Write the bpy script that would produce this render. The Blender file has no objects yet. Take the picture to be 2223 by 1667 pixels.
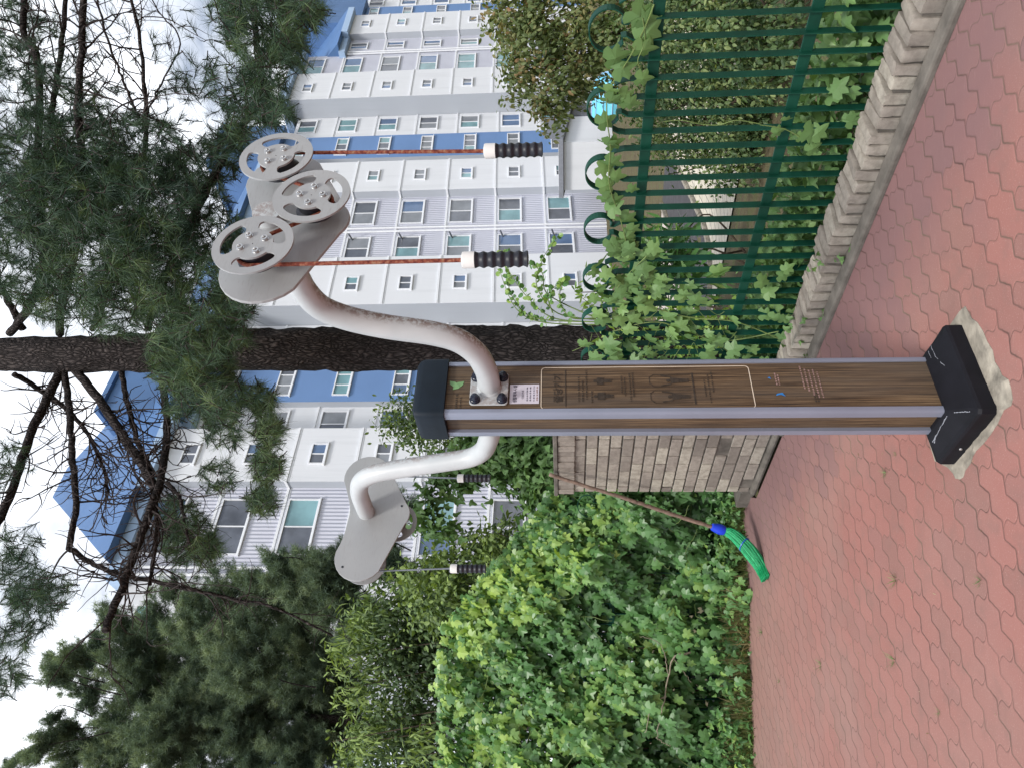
import bpy, math, random
import numpy as np
from mathutils import Matrix, Vector
random.seed(7); rng = np.random.default_rng(7)
S = bpy.context.scene; COL = S.collection
R = math.radians

# ------------------------------------------------------------------ camera
FPX, CX, CY, EYE = 1605.5, 1111.5, 833.5, 1.5
TH, RO = R(3.9), R(0.5)                       # looking 3.9 deg up, camera turned on its side
fwd = np.array((0, math.cos(TH), math.sin(TH))); _u = np.array((0, -math.sin(TH), math.cos(TH))); _r = np.array((1., 0, 0))
up = _u * math.cos(RO) + _r * math.sin(RO); rt = _r * math.cos(RO) - _u * math.sin(RO)
E0 = np.array((0, 0, EYE))
cam = bpy.data.objects.new('camera', bpy.data.cameras.new('camera')); COL.objects.link(cam)
cam.data.sensor_fit = 'HORIZONTAL'; cam.data.sensor_width = 36; cam.data.lens = 26
cam.data.clip_start = 0.05; cam.data.clip_end = 2000
M = Matrix.Identity(4)
for i in range(3):
    M[i][0], M[i][1], M[i][2] = -up[i], rt[i], -fwd[i]
M[0][3], M[1][3], M[2][3] = E0
cam.matrix_world = M
S.camera = cam

def ray(x, y): return rt * (CY - y) + up * (CX - x) + fwd * FPX
def P(x, y, Y): d = ray(x, y); return E0 + d * (Y / d[1])             # photo point -> world point at distance Y
def G(x, y, z=0.): d = ray(x, y); return E0 + d * ((z - EYE) / d[2])  # photo point -> world point at height z
def PL(x, y, o, n): d = ray(x, y); return E0 + d * (((o - E0) @ n) / (d @ n))

# ------------------------------------------------------------------ sky, sun, exposure
SUN_EL, SUN_AZ = 52, 190                      # azimuth clockwise from +Y: behind the camera, a little left
W = bpy.data.worlds.new('World'); S.world = W; W.use_nodes = True
nt = W.node_tree; bg = nt.nodes['Background']
sky = nt.nodes.new('ShaderNodeTexSky'); sky.sky_type = 'NISHITA'; sky.sun_disc = False
sky.sun_elevation = R(SUN_EL); sky.sun_rotation = R(SUN_AZ); sky.dust_density = 2.0
tc = nt.nodes.new('ShaderNodeTexCoord'); mp = nt.nodes.new('ShaderNodeMapping'); mp.inputs['Scale'].default_value = (1, 1, 1.8)
no = nt.nodes.new('ShaderNodeTexNoise'); no.inputs['Scale'].default_value = 2.6; no.inputs['Detail'].default_value = 7; no.inputs['Roughness'].default_value = .55
cr = nt.nodes.new('ShaderNodeValToRGB'); cr.color_ramp.elements[0].position = .38; cr.color_ramp.elements[1].position = .60
mx = nt.nodes.new('ShaderNodeMix'); mx.data_type = 'RGBA'
mx.inputs['B'].default_value = (15.5, 16, 16.8, 1)
nt.links.new(tc.outputs['Generated'], mp.inputs['Vector']); nt.links.new(mp.outputs[0], no.inputs['Vector'])
nt.links.new(no.outputs['Fac'], cr.inputs[0]); nt.links.new(cr.outputs[0], mx.inputs['Factor'])
nt.links.new(sky.outputs[0], mx.inputs['A']); nt.links.new(mx.outputs['Result'], bg.inputs['Color'])
bg.inputs['Strength'].default_value = .1
L = bpy.data.lights.new('sun', 'SUN'); L.energy = 2.5; L.angle = R(11); L.color = (1, .97, .92)
sun = bpy.data.objects.new('sun', L); COL.objects.link(sun)
sd = Vector((math.sin(R(SUN_AZ)) * math.cos(R(SUN_EL)), math.cos(R(SUN_AZ)) * math.cos(R(SUN_EL)), math.sin(R(SUN_EL))))
sun.rotation_euler = (-sd).to_track_quat('-Z', 'Y').to_euler()
S.view_settings.view_transform = 'Standard'; S.view_settings.look = 'None'
S.view_settings.exposure = 0.24; S.view_settings.gamma = 1
S.cycles.max_bounces = 6; S.cycles.transparent_max_bounces = 8
S.cycles.use_adaptive_sampling = True; S.cycles.adaptive_threshold = .015

# ------------------------------------------------------------------ materials
class NT:
    def __init__(s, name):
        s.m = bpy.data.materials.new(name); s.m.use_nodes = True; s.t = s.m.node_tree
        s.b = s.t.nodes['Principled BSDF']; s.out = s.t.nodes['Material Output']
    def n(s, kind, **kw):
        nd = s.t.nodes.new('ShaderNode' + kind)
        for k, v in kw.items():
            if k in ('operation', 'data_type', 'blend_type', 'wave_type', 'bands_direction', 'feature', 'distance', 'attribute_name', 'noise_dimensions', 'attribute_type', 'interpolation_type', 'white'):
                setattr(nd, k, v); continue
            k = {'i0': 0, 'i1': 1, 'i2': 2}.get(k, k.replace('_', ' ') if isinstance(k, str) else k)
            if hasattr(v, 'is_output'): s.t.links.new(v, nd.inputs[k])
            else: nd.inputs[k].default_value = v
        return nd
    def l(s, a, b): s.t.links.new(a, b)
    def math(s, op, a, b=0., c=None):
        kw = dict(operation=op, i0=a, i1=b)
        if c is not None: kw['i2'] = c
        return s.n('Math', **kw).outputs[0]
    def ramp(s, fac, stops):
        r = s.t.nodes.new('ShaderNodeValToRGB'); e = r.color_ramp.elements
        while len(e) < len(stops): e.new(.5)
        for q, (p, c) in zip(e, stops): q.position = p; q.color = tuple(c) + (1,)
        s.l(fac, r.inputs[0]); return r.outputs[0]
    def coord(s, scale=(1, 1, 1), kind='Object', rot=(0, 0, 0)):
        c = s.t.nodes.new('ShaderNodeTexCoord'); m = s.t.nodes.new('ShaderNodeMapping')
        m.inputs['Scale'].default_value = scale; m.inputs['Rotation'].default_value = rot
        s.l(c.outputs[kind], m.inputs[0]); return m.outputs[0]
    def noise(s, vec, scale, detail=4, rough=.55):
        return s.n('TexNoise', Vector=vec, Scale=scale, Detail=detail, Roughness=rough).outputs['Fac']
    def mix(s, f, a, b, blend='MIX'):
        m = s.t.nodes.new('ShaderNodeMix'); m.data_type = 'RGBA'; m.blend_type = blend
        for k, v in (('Factor', f), ('A', a), ('B', b)):
            i = [q for q in m.inputs if q.name == k and (q.type == 'RGBA' if k != 'Factor' else q.type == 'VALUE')][0]
            if hasattr(v, 'is_output'): s.l(v, i)
            else: i.default_value = v if k == 'Factor' else tuple(v) + (1,)
        return [q for q in m.outputs if q.type == 'RGBA'][0]
    def bump(s, h, strength=.3, dist=.01):
        b = s.n('Bump', Height=h, Strength=strength, Distance=dist); s.l(b.outputs[0], s.b.inputs['Normal'])
    def set(s, col=None, rough=None, metal=None, spec=None):
        for k, v in (('Base Color', col), ('Roughness', rough), ('Metallic', metal), ('Specular IOR Level', spec)):
            if v is None: continue
            if hasattr(v, 'is_output'): s.l(v, s.b.inputs[k])
            else: s.b.inputs[k].default_value = tuple(v) + (1,) if k == 'Base Color' else v
        return s.m

def plain(name, c, rough=.5, var=.15, scale=8, metal=0, bump=0., spec=.4, bscale=60):
    t = NT(name); v = t.coord()
    f = t.noise(v, scale)
    a = [min(1, x * (1 - var)) for x in c]; b = [min(1, x * (1 + var)) for x in c]
    t.set(t.ramp(f, [(.3, a), (.7, b)]), rough, metal, spec)
    if bump: t.bump(t.noise(v, bscale), bump, .004)
    return t.m

def leafmat(name, c0, c1, c2, trans=.3, rough=.5, spec=.35):
    t = NT(name)
    a = t.t.nodes.new('ShaderNodeAttribute'); a.attribute_name = 'tint'
    col = t.ramp(a.outputs['Fac'], [(0, c0), (.5, c1), (1, c2)])
    t.set(col, rough, 0, spec)
    tr = t.n('BsdfTranslucent'); t.l(t.mix(1., col, (1.0, 1.0, .45), 'MULTIPLY'), tr.inputs['Color'])
    ms = t.n('MixShader', i0=trans); t.l(t.b.outputs[0], ms.inputs[1]); t.l(tr.outputs[0], ms.inputs[2])
    t.l(ms.outputs[0], t.out.inputs[0]); return t.m

def wood_mat():
    t = NT('weathered_wood'); v = t.coord((85, 85, 1.5)); f = t.noise(v, 2.4, 6, .7)
    v2 = t.coord((9, 9, .9)); g = t.noise(v2, 1.5, 3)
    c = t.ramp(f, [(.32, (.012, .0075, .0045)), (.45, (.062, .038, .021)), (.57, (.130, .084, .046)), (.70, (.215, .148, .084))])
    c = t.mix(t.ramp(g, [(.42, (0, 0, 0)), (.68, (.6, .6, .6))]), c, (.088, .070, .054))
    t.set(c, .6, 0, .3); t.bump(f, .35, .002); return t.m
def paver_mat():
    t = NT('red_pavers'); c = t.t.nodes.new('ShaderNodeTexCoord')
    sep = t.n('SeparateXYZ', Vector=c.outputs['Object']); x, y = sep.outputs[0], sep.outputs[1]
    A = R(41); ca, sa = math.cos(A), math.sin(A)
    wob = t.noise(c.outputs['Object'], 1.1, 2)
    u = t.math('ADD', t.math('MULTIPLY', x, ca), t.math('MULTIPLY', y, sa))
    v0 = t.math('SUBTRACT', t.math('MULTIPLY', y, ca), t.math('MULTIPLY', x, sa))
    v0 = t.math('ADD', v0, t.math('MULTIPLY', wob, .05))
    RW, WL, PLN = .112, .112, .224
    # zig-zag joints running along u
    ph = t.math('MULTIPLY', u, 2 * math.pi / WL)
    s1 = t.math('SINE', ph); s3 = t.math('MULTIPLY', t.math('SINE', t.math('MULTIPLY', ph, 3.)), -.11)
    v = t.math('ADD', v0, t.math('MULTIPLY', t.math('ADD', s1, s3), .0125))
    vr = t.math('DIVIDE', v, RW); row = t.math('FLOOR', vr); fv = t.math('SUBTRACT', vr, row)
    dj = t.math('MULTIPLY', t.math('SUBTRACT', .5, t.math('ABSOLUTE', t.math('SUBTRACT', fv, .5))), RW)
    # cross joints, each row shifted by half a stone, wavy too
    off = t.math('MULTIPLY', t.math('MODULO', t.math('ADD', row, 2000.), 2.), PLN / 2)
    w2 = t.math('MULTIPLY', t.math('SINE', t.math('MULTIPLY', fv, 2 * math.pi)), .016)
    ur = t.math('DIVIDE', t.math('ADD', t.math('ADD', u, off), w2), PLN); cl = t.math('FLOOR', ur); fu = t.math('SUBTRACT', ur, cl)
    dc = t.math('MULTIPLY', t.math('SUBTRACT', .5, t.math('ABSOLUTE', t.math('SUBTRACT', fu, .5))), PLN)
    dc = t.math('ADD', t.math('MULTIPLY', dc, 1.9), .0012)
    d = t.math('MINIMUM', dj, dc)
    fine = t.noise(c.outputs['Object'], 60, 3); d = t.math('ADD', d, t.math('MULTIPLY', t.math('SUBTRACT', fine, .5), .0035))
    cv = t.n('CombineXYZ', X=row, Y=cl)
    wn = t.t.nodes.new('ShaderNodeTexWhiteNoise'); t.l(cv.outputs[0], wn.inputs['Vector'])
    col = t.ramp(wn.outputs['Value'], [(0, (.252, .128, .110)), (.25, (.280, .128, .109)), (.75, (.300, .137, .117)), (1, (.262, .131, .115))])
    big = t.noise(c.outputs['Object'], .9, 4); sp = t.noise(c.outputs['Object'], 170, 2)
    col = t.mix(t.ramp(big, [(.45, (0, 0, 0)), (.75, (.45, .45, .45))]), col, (.285, .196, .170))
    col = t.mix(t.ramp(sp, [(.60, (0, 0, 0)), (.72, (.45, .45, .45))]), col, (.46, .31, .27))
    st = t.noise(c.outputs['Object'], 7, 5, .65); col = t.mix(t.ramp(st, [(.50, (0, 0, 0)), (.72, (.55, .55, .55))]), col, (.205, .125, .108))
    # dusty soil along the planted edge (a real dirt margin)
    far = t.math('ADD', y, t.math('MULTIPLY', t.math('SUBTRACT', big, .5), 2.2))
    col = t.mix(t.ramp(t.math('DIVIDE', t.math('SUBTRACT', far, 4.0), 2.6), [(.0, (0, 0, 0)), (1, (.72, .72, .72))]), col, (.285, .20, .168))
    # purplish stained stones beside the kerb, mossy dust in the joints
    kd = t.math('ADD', t.math('MULTIPLY', t.math('SUBTRACT', x, 1.1780), 0.7940), t.math('MULTIPLY', t.math('SUBTRACT', y, 3.1320), 0.6080))
    kd = t.math('ADD', kd, t.math('MULTIPLY', t.math('SUBTRACT', wn.outputs['Value'], .5), .30))
    col = t.mix(t.ramp(t.math('MULTIPLY', t.math('ADD', kd, .85), 1.3), [(.15, (0, 0, 0)), (.75, (.80, .80, .80))]), col, (.185, .108, .110))
    scr = t.n('TexNoise', Vector=t.coord((5, 60, 1), rot=(0, 0, .5)), Scale=2.5, Detail=3.).outputs['Fac']
    col = t.mix(t.ramp(scr, [(.62, (0, 0, 0)), (.8, (.3, .3, .3))]), col, (.36, .24, .21))
    jm = t.ramp(t.math('DIVIDE', d, .0075), [(.1, (1, 1, 1)), (.8, (0, 0, 0))])
    jn = t.noise(c.outputs['Object'], 3.5, 3); jm = t.mix(1., jm, t.ramp(jn, [(.3, (.30, .30, .30)), (.62, (.95, .95, .95))]), 'MULTIPLY')
    jc = t.ramp(t.noise(c.outputs['Object'], 1.7, 4), [(.42, (.080, .046, .040)), (.62, (.15, .115, .085)), (.72, (.09, .10, .045))])
    col = t.mix(jm, col, jc)
    t.set(col, .88, 0, .2)
    hgt = t.ramp(t.math('DIVIDE', d, .014), [(0, (0, 0, 0)), (.6, (.85, .85, .85)), (1, (1, 1, 1))])
    hh = t.math('ADD', hgt, t.math('MULTIPLY', sp, .25)); hh = t.math('ADD', hh, t.math('MULTIPLY', wn.outputs['Value'], .5)); t.bump(hh, .6, .004); return t.m
def brick_tone(name='cement_brick'):
    t = NT(name); v = t.coord(); a = t.t.nodes.new('ShaderNodeAttribute'); a.attribute_name = 'tint'
    c = t.ramp(a.outputs['Fac'], [(0, (.215, .19, .166)), (.5, (.315, .28, .243)), (1, (.42, .39, .325))])
    f = t.noise(v, 24, 6, .7); g = t.noise(v, 5, 4)
    c = t.mix(t.ramp(f, [(.35, (.55, .55, .55)), (.6, (0, 0, 0))]), c, (.15, .13, .11))
    c = t.mix(t.ramp(g, [(.55, (0, 0, 0)), (.75, (.5, .5, .5))]), c, (.44, .40, .34))
    t.set(c, .92, 0, .15); t.bump(f, .6, .006); return t.m
def paint_mat():      # pale grey powder coat with brown scuffs where hands and rain rub it
    t = NT('pale_grey_paint'); c = t.t.nodes.new('ShaderNodeTexCoord')
    g = t.t.nodes.new('ShaderNodeNewGeometry'); v = t.coord((1, 1, 1))
    sepn = t.n('SeparateXYZ', Vector=c.outputs['Normal'])
    f = t.noise(v, 55, 5, .75); f2 = t.noise(v, 8, 3)
    side = t.math('ADD', t.math('MULTIPLY', sepn.outputs[0], .75), t.math('MULTIPLY', sepn.outputs[2], -.45))
    k = t.math('MULTIPLY', t.ramp(t.math('ADD', side, t.math('MULTIPLY', t.math('SUBTRACT', f2, .5), .6)), [(.22, (0, 0, 0)), (.75, (1, 1, 1))]), t.ramp(f, [(.42, (0, 0, 0)), (.54, (1, 1, 1))]))
    col = t.mix(k, t.ramp(f2, [(.3, (.42, .445, .455)), (.7, (.49, .51, .52))]), (.17, .10, .075))
    t.set(col, .42, 0, .45); return t.m
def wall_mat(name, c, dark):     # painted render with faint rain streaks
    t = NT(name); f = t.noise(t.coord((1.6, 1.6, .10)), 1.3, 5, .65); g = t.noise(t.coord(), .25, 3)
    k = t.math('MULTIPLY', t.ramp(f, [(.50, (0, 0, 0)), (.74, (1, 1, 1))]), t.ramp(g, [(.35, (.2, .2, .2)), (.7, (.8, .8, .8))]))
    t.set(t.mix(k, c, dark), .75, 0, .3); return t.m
def disc_mat():
    t = NT('grey_steel_plate'); f = t.noise(t.coord(), 3.5, 4); g = t.noise(t.coord((8, 8, 60)), 3., 5, .7)
    c = t.ramp(f, [(.3, (.30, .31, .315)), (.7, (.36, .367, .37))]); c = t.mix(t.ramp(g, [(.55, (0, 0, 0)), (.75, (.5, .5, .5))]), c, (.22, .20, .185))
    t.set(c, t.ramp(f, [(.3, (.40, .40, .40)), (.7, (.60, .60, .60))]), .1, .4); return t.m
def siding_mat():
    t = NT('ribbed_siding'); uv = t.t.nodes.new('ShaderNodeUVMap'); s = t.n('SeparateXYZ', Vector=uv.outputs[0])
    w = t.math('SINE', t.math('MULTIPLY', s.outputs[0], 2 * math.pi / .17)); v = t.coord(); f = t.noise(v, .5, 3)
    t.set(t.ramp(f, [(.3, (.54, .55, .64)), (.7, (.59, .605, .69))]), .6, 0, .3); t.bump(w, .6, .04); return t.m
def bark_mat():
    t = NT('pine_bark'); v = t.coord((1, 1, .35)); vo = t.n('TexVoronoi', Vector=t.mix(.12, v, t.n('TexNoise', Vector=v, Scale=9.).outputs['Color']), Scale=44.); f = t.noise(v, 30, 5, .7)
    vo.feature = 'DISTANCE_TO_EDGE'; e = t.math('ADD', vo.outputs['Distance'], t.math('MULTIPLY', f, .25))
    c = t.ramp(e, [(.10, (.010, .0085, .0085)), (.28, (.042, .036, .035)), (.55, (.095, .080, .075))])
    t.set(c, .95, 0, .1); t.bump(e, 1., .03); return t.m
def soil_mat():
    t = NT('soil'); v = t.coord(); f = t.noise(v, 3, 8, .7); g = t.noise(v, 40, 3)
    c = t.ramp(f, [(.3, (.06, .05, .03)), (.5, (.12, .10, .06)), (.7, (.10, .12, .045))])
    t.set(c, .95, 0, .1); t.bump(g, .8, .03); return t.m
def tile_mat():
    t = NT('beige_tiles'); uv = t.t.nodes.new('ShaderNodeUVMap')
    b = t.n('TexBrick', Vector=uv.outputs[0], Scale=1., Mortar_Size=.008, Brick_Width=.42, Row_Height=.2)
    b.inputs['Color1'].default_value = (.50, .45, .36, 1); b.inputs['Color2'].default_value = (.57, .52, .43, 1); b.inputs['Mortar'].default_value = (.12, .11, .09, 1)
    t.set(b.outputs['Color'], .85, 0, .2); return t.m

MAT = dict(
    wood=wood_mat(), paver=paver_mat(), brick=brick_tone(), paint=paint_mat(), siding=siding_mat(), bark=bark_mat(), soil=soil_mat(), tile=tile_mat(),
    alu=plain('grey_aluminium', (.25, .275, .35), .38, .08, 3, .35), cap=plain('dark_plastic_cap', (.007, .013, .021), .55, .2, 12, bump=.1, spec=.2),
    base=plain('black_base_cover', (.007, .007, .010), .6, .3, 9, bump=.15, spec=.18), scratch=plain('pale_scratch', (.24, .25, .28), .7),
    concrete=plain('mortar', (.255, .228, .185), .95, .5, 11, bump=1., bscale=45), kerb=plain('kerb_concrete', (.125, .112, .097), .95, .4, 9, bump=.7),
    disc=disc_mat(), steel=plain('zinc_bolt', (.55, .55, .55), .3, .1, 20, .9), rubber=plain('black_rubber', (.012, .013, .02), .45, .2),
    collar=plain('white_plastic', (.66, .65, .63), .4, .05), cable=plain('steel_cable', (.20, .22, .25), .45, .1, 5, .5), bolt=plain('black_bolt_cap', (.012, .016, .03), .25, .1),
    fence=plain('green_fence_paint', (.005, .050, .031), .5, .25, 10, spec=.2), ink=plain('faded_ink', (.036, .026, .018), .8, .4, 60), line=plain('cream_line', (.62, .53, .42), .7),
    sticker=plain('white_sticker', (.56, .53, .60), .6, .08), stext=plain('sticker_text', (.10, .09, .13), .7), logo=plain('green_logo', (.16, .30, .13), .6, .3),
    blueink=plain('blue_sticker', (.02, .16, .42), .6, .3), redink=plain('faded_red_print', (.27, .17, .15), .8, .2),
    white=wall_mat('white_wall', (.685, .70, .735), (.53, .545, .575)), grey=wall_mat('dim_side_wall', (.41, .435, .48), (.33, .35, .39)), trim=plain('white_trim', (.73, .745, .78), .6, .05),
    blue=plain('blue_wall', (.135, .24, .46), .7, .06, .4), roof=plain('blue_roof', (.075, .155, .32), .55, .1, .5), fascia=plain('pale_blue_fascia', (.34, .47, .66), .5, .06, .6),
    gdark=plain('dark_glass', (.11, .12, .145), .12, .4, .8, spec=.6), gteal=plain('teal_glass', (.17, .31, .34), .12, .3, .8, spec=.6), gblue=plain('blue_glass', (.10, .16, .28), .12, .3, .8, spec=.6), gcurt=plain('curtained_glass', (.22, .235, .26), .3, .2, 1.2),
    porchroof=plain('grey_porch_roof', (.20, .21, .24), .7, .1), awning=plain('turquoise_awning', (.16, .55, .72), .5, .1, 3), asphalt=plain('asphalt', (.055, .052, .055), .9, .2, 5),
    blue_plastic=plain('blue_plastic', (.012, .05, .60), .35, .1), green_plastic=plain('green_bristles', (.012, .32, .12), .45, .3, 90), stick=plain('broom_stick', (.185, .130, .100), .7, .35, 30, bump=.3),
    twig=plain('dark_twig', (.035, .026, .024), .9, .3, 20), deadwood=plain('pale_dead_branch', (.22, .19, .14), .85, .3, 25), stem=plain('green_stem', (.14, .20, .06), .6, .3), shrubstem=plain('shrub_stem', (.07, .05, .035), .85, .3),
    needle=leafmat('pine_needles', (.024, .054, .040), (.062, .115, .066), (.15, .215, .085), .25, .5, .3),
    fir=leafmat('conifer_foliage', (.055, .090, .070), (.145, .205, .140), (.29, .36, .22), .32, .65, .15),
    vine=leafmat('vine_leaves', (.075, .150, .045), (.135, .250, .085), (.23, .37, .12), .3, .45, .4),
    hedge=leafmat('creeper_leaves', (.050, .128, .040), (.122, .272, .086), (.38, .54, .12), .35, .38, .5),
    willow=leafmat('shrub_leaves', (.040, .075, .030), (.095, .155, .058), (.29, .40, .11), .32, .5, .35),
    lowshrub=leafmat('hedge_shrub_leaves', (.040, .075, .028), (.095, .160, .055), (.27, .33, .13), .32, .5, .4),
    redleaf=leafmat('mixed_tree_leaves', (.070, .110, .036), (.175, .220, .080), (.30, .17, .08), .32, .5, .35),
    grass=leafmat('grass_blades', (.05, .09, .025), (.12, .16, .05), (.30, .26, .13), .25, .6, .2), dry=leafmat('dry_litter', (.16, .10, .06), (.25, .18, .11), (.36, .28, .19), .1, .8, .1))

def cord_mat():
    t = NT('rust_red_rope'); v = t.coord((1, 1, 1)); w = t.n('TexNoise', Vector=t.coord((30, 30, 30)), Scale=3., Detail=3.)
    t.set(t.ramp(w.outputs['Fac'], [(.35, (.10, .022, .018)), (.52, (.23, .065, .04)), (.70, (.30, .19, .12))]), .8, 0, .2); return t.m
MAT['cord'] = cord_mat()

# ------------------------------------------------------------------ mesh helpers
class MB:
    def __init__(s): s.V = []; s.F3 = []; s.F4 = []; s.T3 = []; s.T4 = []; s.n = 0
    def add(s, V, F3=None, F4=None, tint=.5):
        V = np.asarray(V, float).reshape(-1, 3); s.V.append(V)
        for F, dst, td, k in ((F3, s.F3, s.T3, 3), (F4, s.F4, s.T4, 4)):
            if F is not None and len(F):
                F = np.asarray(F, int).reshape(-1, k) + s.n; dst.append(F)
                td.append(np.broadcast_to(np.asarray(tint, float), (len(F),)) if np.ndim(tint) == 0 or len(tint) == len(F) else np.full(len(F), .5))
        s.n += len(V); return s
    def box(s, c, size, ax=None, tint=.5):
        ax = np.eye(3) if ax is None else np.asarray(ax); h = np.asarray(size) / 2
        q = np.array([(x, y, z) for x in (-1, 1) for y in (-1, 1) for z in (-1, 1)]) * h
        return s.add(np.asarray(c) + q @ ax, F4=[(0, 1, 3, 2), (4, 6, 7, 5), (0, 4, 5, 1), (2, 3, 7, 6), (0, 2, 6, 4), (1, 5, 7, 3)], tint=tint)
    def loft(s, rings, caps=True, closed=False, tint=.5):
        k = len(rings[0]); V = np.vstack(rings); F = []
        m = len(rings)
        for i in range(m if closed else m - 1):
            a, b = i * k, ((i + 1) % m) * k
            for j in range(k): F.append((a + j, a + (j + 1) % k, b + (j + 1) % k, b + j))
        F3 = []
        if caps and not closed:
            V = np.vstack([V, rings[0].mean(0), rings[-1].mean(0)]); c0, c1 = m * k, m * k + 1; e = (m - 1) * k
            for j in range(k): F3 += [(c0, (j + 1) % k, j), (c1, e + j, e + (j + 1) % k)]
        return s.add(V, F3, F4=F, tint=tint)
    def tube(s, pts, r, k=8, closed=False, tint=.5, flat=None, nrm=None):
        pts = np.asarray(pts, float); m = len(pts); r = np.broadcast_to(np.asarray(r, float), (m,))
        tg = np.gradient(pts, axis=0) if not closed else np.roll(pts, -1, 0) - np.roll(pts, 1, 0)
        tg /= np.linalg.norm(tg, axis=1)[:, None] + 1e-9
        a = np.array((0, 0, 1.)) if abs(tg[0][2]) < .9 else np.array((1., 0, 0)); x = np.cross(tg[0], a); x /= np.linalg.norm(x)
        th = np.arange(k) * 2 * math.pi / k; rings = []
        for i in range(m):
            x = x - tg[i] * (x @ tg[i]); x /= np.linalg.norm(x); y = np.cross(tg[i], x)
            rings.append(pts[i] + r[i] * (np.cos(th)[:, None] * x + np.sin(th)[:, None] * y))
        return s.loft(rings, closed=closed, tint=tint)
    def strip(s, pts, wvec, tvec_w, thick):   # flat bar bent along pts, wide in wvec
        pts = np.asarray(pts, float); w = np.asarray(wvec) * tvec_w / 2
        tg = np.gradient(pts, axis=0); tg /= np.linalg.norm(tg, axis=1)[:, None]
        n = np.cross(tg, wvec); n /= np.linalg.norm(n, axis=1)[:, None]; n = n * thick / 2
        return s.loft([np.array([p - w - q, p + w - q, p + w + q, p - w + q]) for p, q in zip(pts, n)])
    def prism(s, outer, holes, z0, z1, o, ux, uy, uz, tint=.5):   # outline with optional ring-wise holes handled by caller
        o, ux, uy, uz = map(np.asarray, (o, ux, uy, uz)); k = len(outer)
        A = np.array([o + ux * a + uy * b + uz * z0 for a, b in outer]); B = A + uz * (z1 - z0)
        V = np.vstack([A, B, A.mean(0), B.mean(0)]); F4 = [(j, (j + 1) % k, k + (j + 1) % k, k + j) for j in range(k)]
        F3 = [(2 * k, (j + 1) % k, j) for j in range(k)] + [(2 * k + 1, k + j, k + (j + 1) % k) for j in range(k)]
        return s.add(V, F3, F4, tint)
    def lathe(s, prof, o, axis, k=16):
        axis = np.asarray(axis, float); a = np.array((0, 0, 1.)) if abs(axis[2]) < .9 else np.array((1., 0, 0))
        x = np.cross(axis, a); x /= np.linalg.norm(x); y = np.cross(axis, x); th = np.arange(k) * 2 * math.pi / k
        return s.loft([np.asarray(o) + axis * h + max(r, 1e-4) * (np.cos(th)[:, None] * x + np.sin(th)[:, None] * y) for r, h in prof])
    def build(s, name, mat, parent=None, smooth=False, origin=None, uv=None, bevel=0, recalc=True):
        V = np.vstack(s.V); f3 = np.vstack(s.F3) if s.F3 else np.zeros((0, 3), int); f4 = np.vstack(s.F4) if s.F4 else np.zeros((0, 4), int)
        if parent is not None: V = V - np.array(ORG[root_of(parent).name])
        elif origin is not None: V = V - np.asarray(origin)
        me = bpy.data.meshes.new(name); me.vertices.add(len(V)); me.vertices.foreach_set('co', V.astype(np.float32).ravel())
        me.loops.add(3 * len(f3) + 4 * len(f4)); me.polygons.add(len(f3) + len(f4))
        me.loops.foreach_set('vertex_index', np.concatenate([f3.ravel(), f4.ravel()]).astype(np.int32))
        st = np.concatenate([np.arange(len(f3)) * 3, 3 * len(f3) + np.arange(len(f4)) * 4]).astype(np.int32)
        me.polygons.foreach_set('loop_start', st)
        me.polygons.foreach_set('use_smooth', np.full(len(st), bool(smooth)))
        tt = np.concatenate((s.T3 or [np.zeros(0)]) + (s.T4 or [np.zeros(0)]))
        at = me.attributes.new('tint', 'FLOAT', 'FACE'); at.data.foreach_set('value', tt.astype(np.float32))
        if uv is not None:
            u = me.uv_layers.new(name='UVMap'); li = np.concatenate([f3.ravel(), f4.ravel()]); Vw = np.vstack(s.V)[li]
            u.data.foreach_set('uv', np.stack([Vw @ np.asarray(uv[0]), Vw @ np.asarray(uv[1])], 1).astype(np.float32).ravel())
        me.update(calc_edges=True); me.validate()
        if recalc and len(V) < 60000:
            import bmesh
            bm = bmesh.new(); bm.from_mesh(me); bmesh.ops.recalc_face_normals(bm, faces=bm.faces); bm.to_mesh(me); bm.free()
        me.materials.append(mat if not isinstance(mat, str) else MAT[mat])
        o = bpy.data.objects.new(name, me); COL.objects.link(o)
        if parent is not None: o.parent = parent
        elif origin is not None: o.location = origin
        if bevel:
            b = o.modifiers.new('bevel', 'BEVEL'); b.width = bevel; b.segments = 2; b.limit_method = 'ANGLE'; b.angle_limit = R(35)
        if smooth == 'auto':
            me.set_sharp_from_angle(angle=R(35))
        return o
ORG = {}
def root_of(o):
    while o.parent is not None: o = o.parent
    return o
def tag(o, label, cat, group=None, kind=None):
    if label: o['label'] = label
    if cat: o['category'] = cat
    if group: o['group'] = group
    if kind: o['kind'] = kind
    return o
def thing(name, label, cat, loc, group=None):
    o = bpy.data.objects.new(name, None); COL.objects.link(o); o.location = tuple(loc); o.empty_display_size = .2
    ORG[o.name] = np.array(loc, float); return tag(o, label, cat, group)

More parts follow.
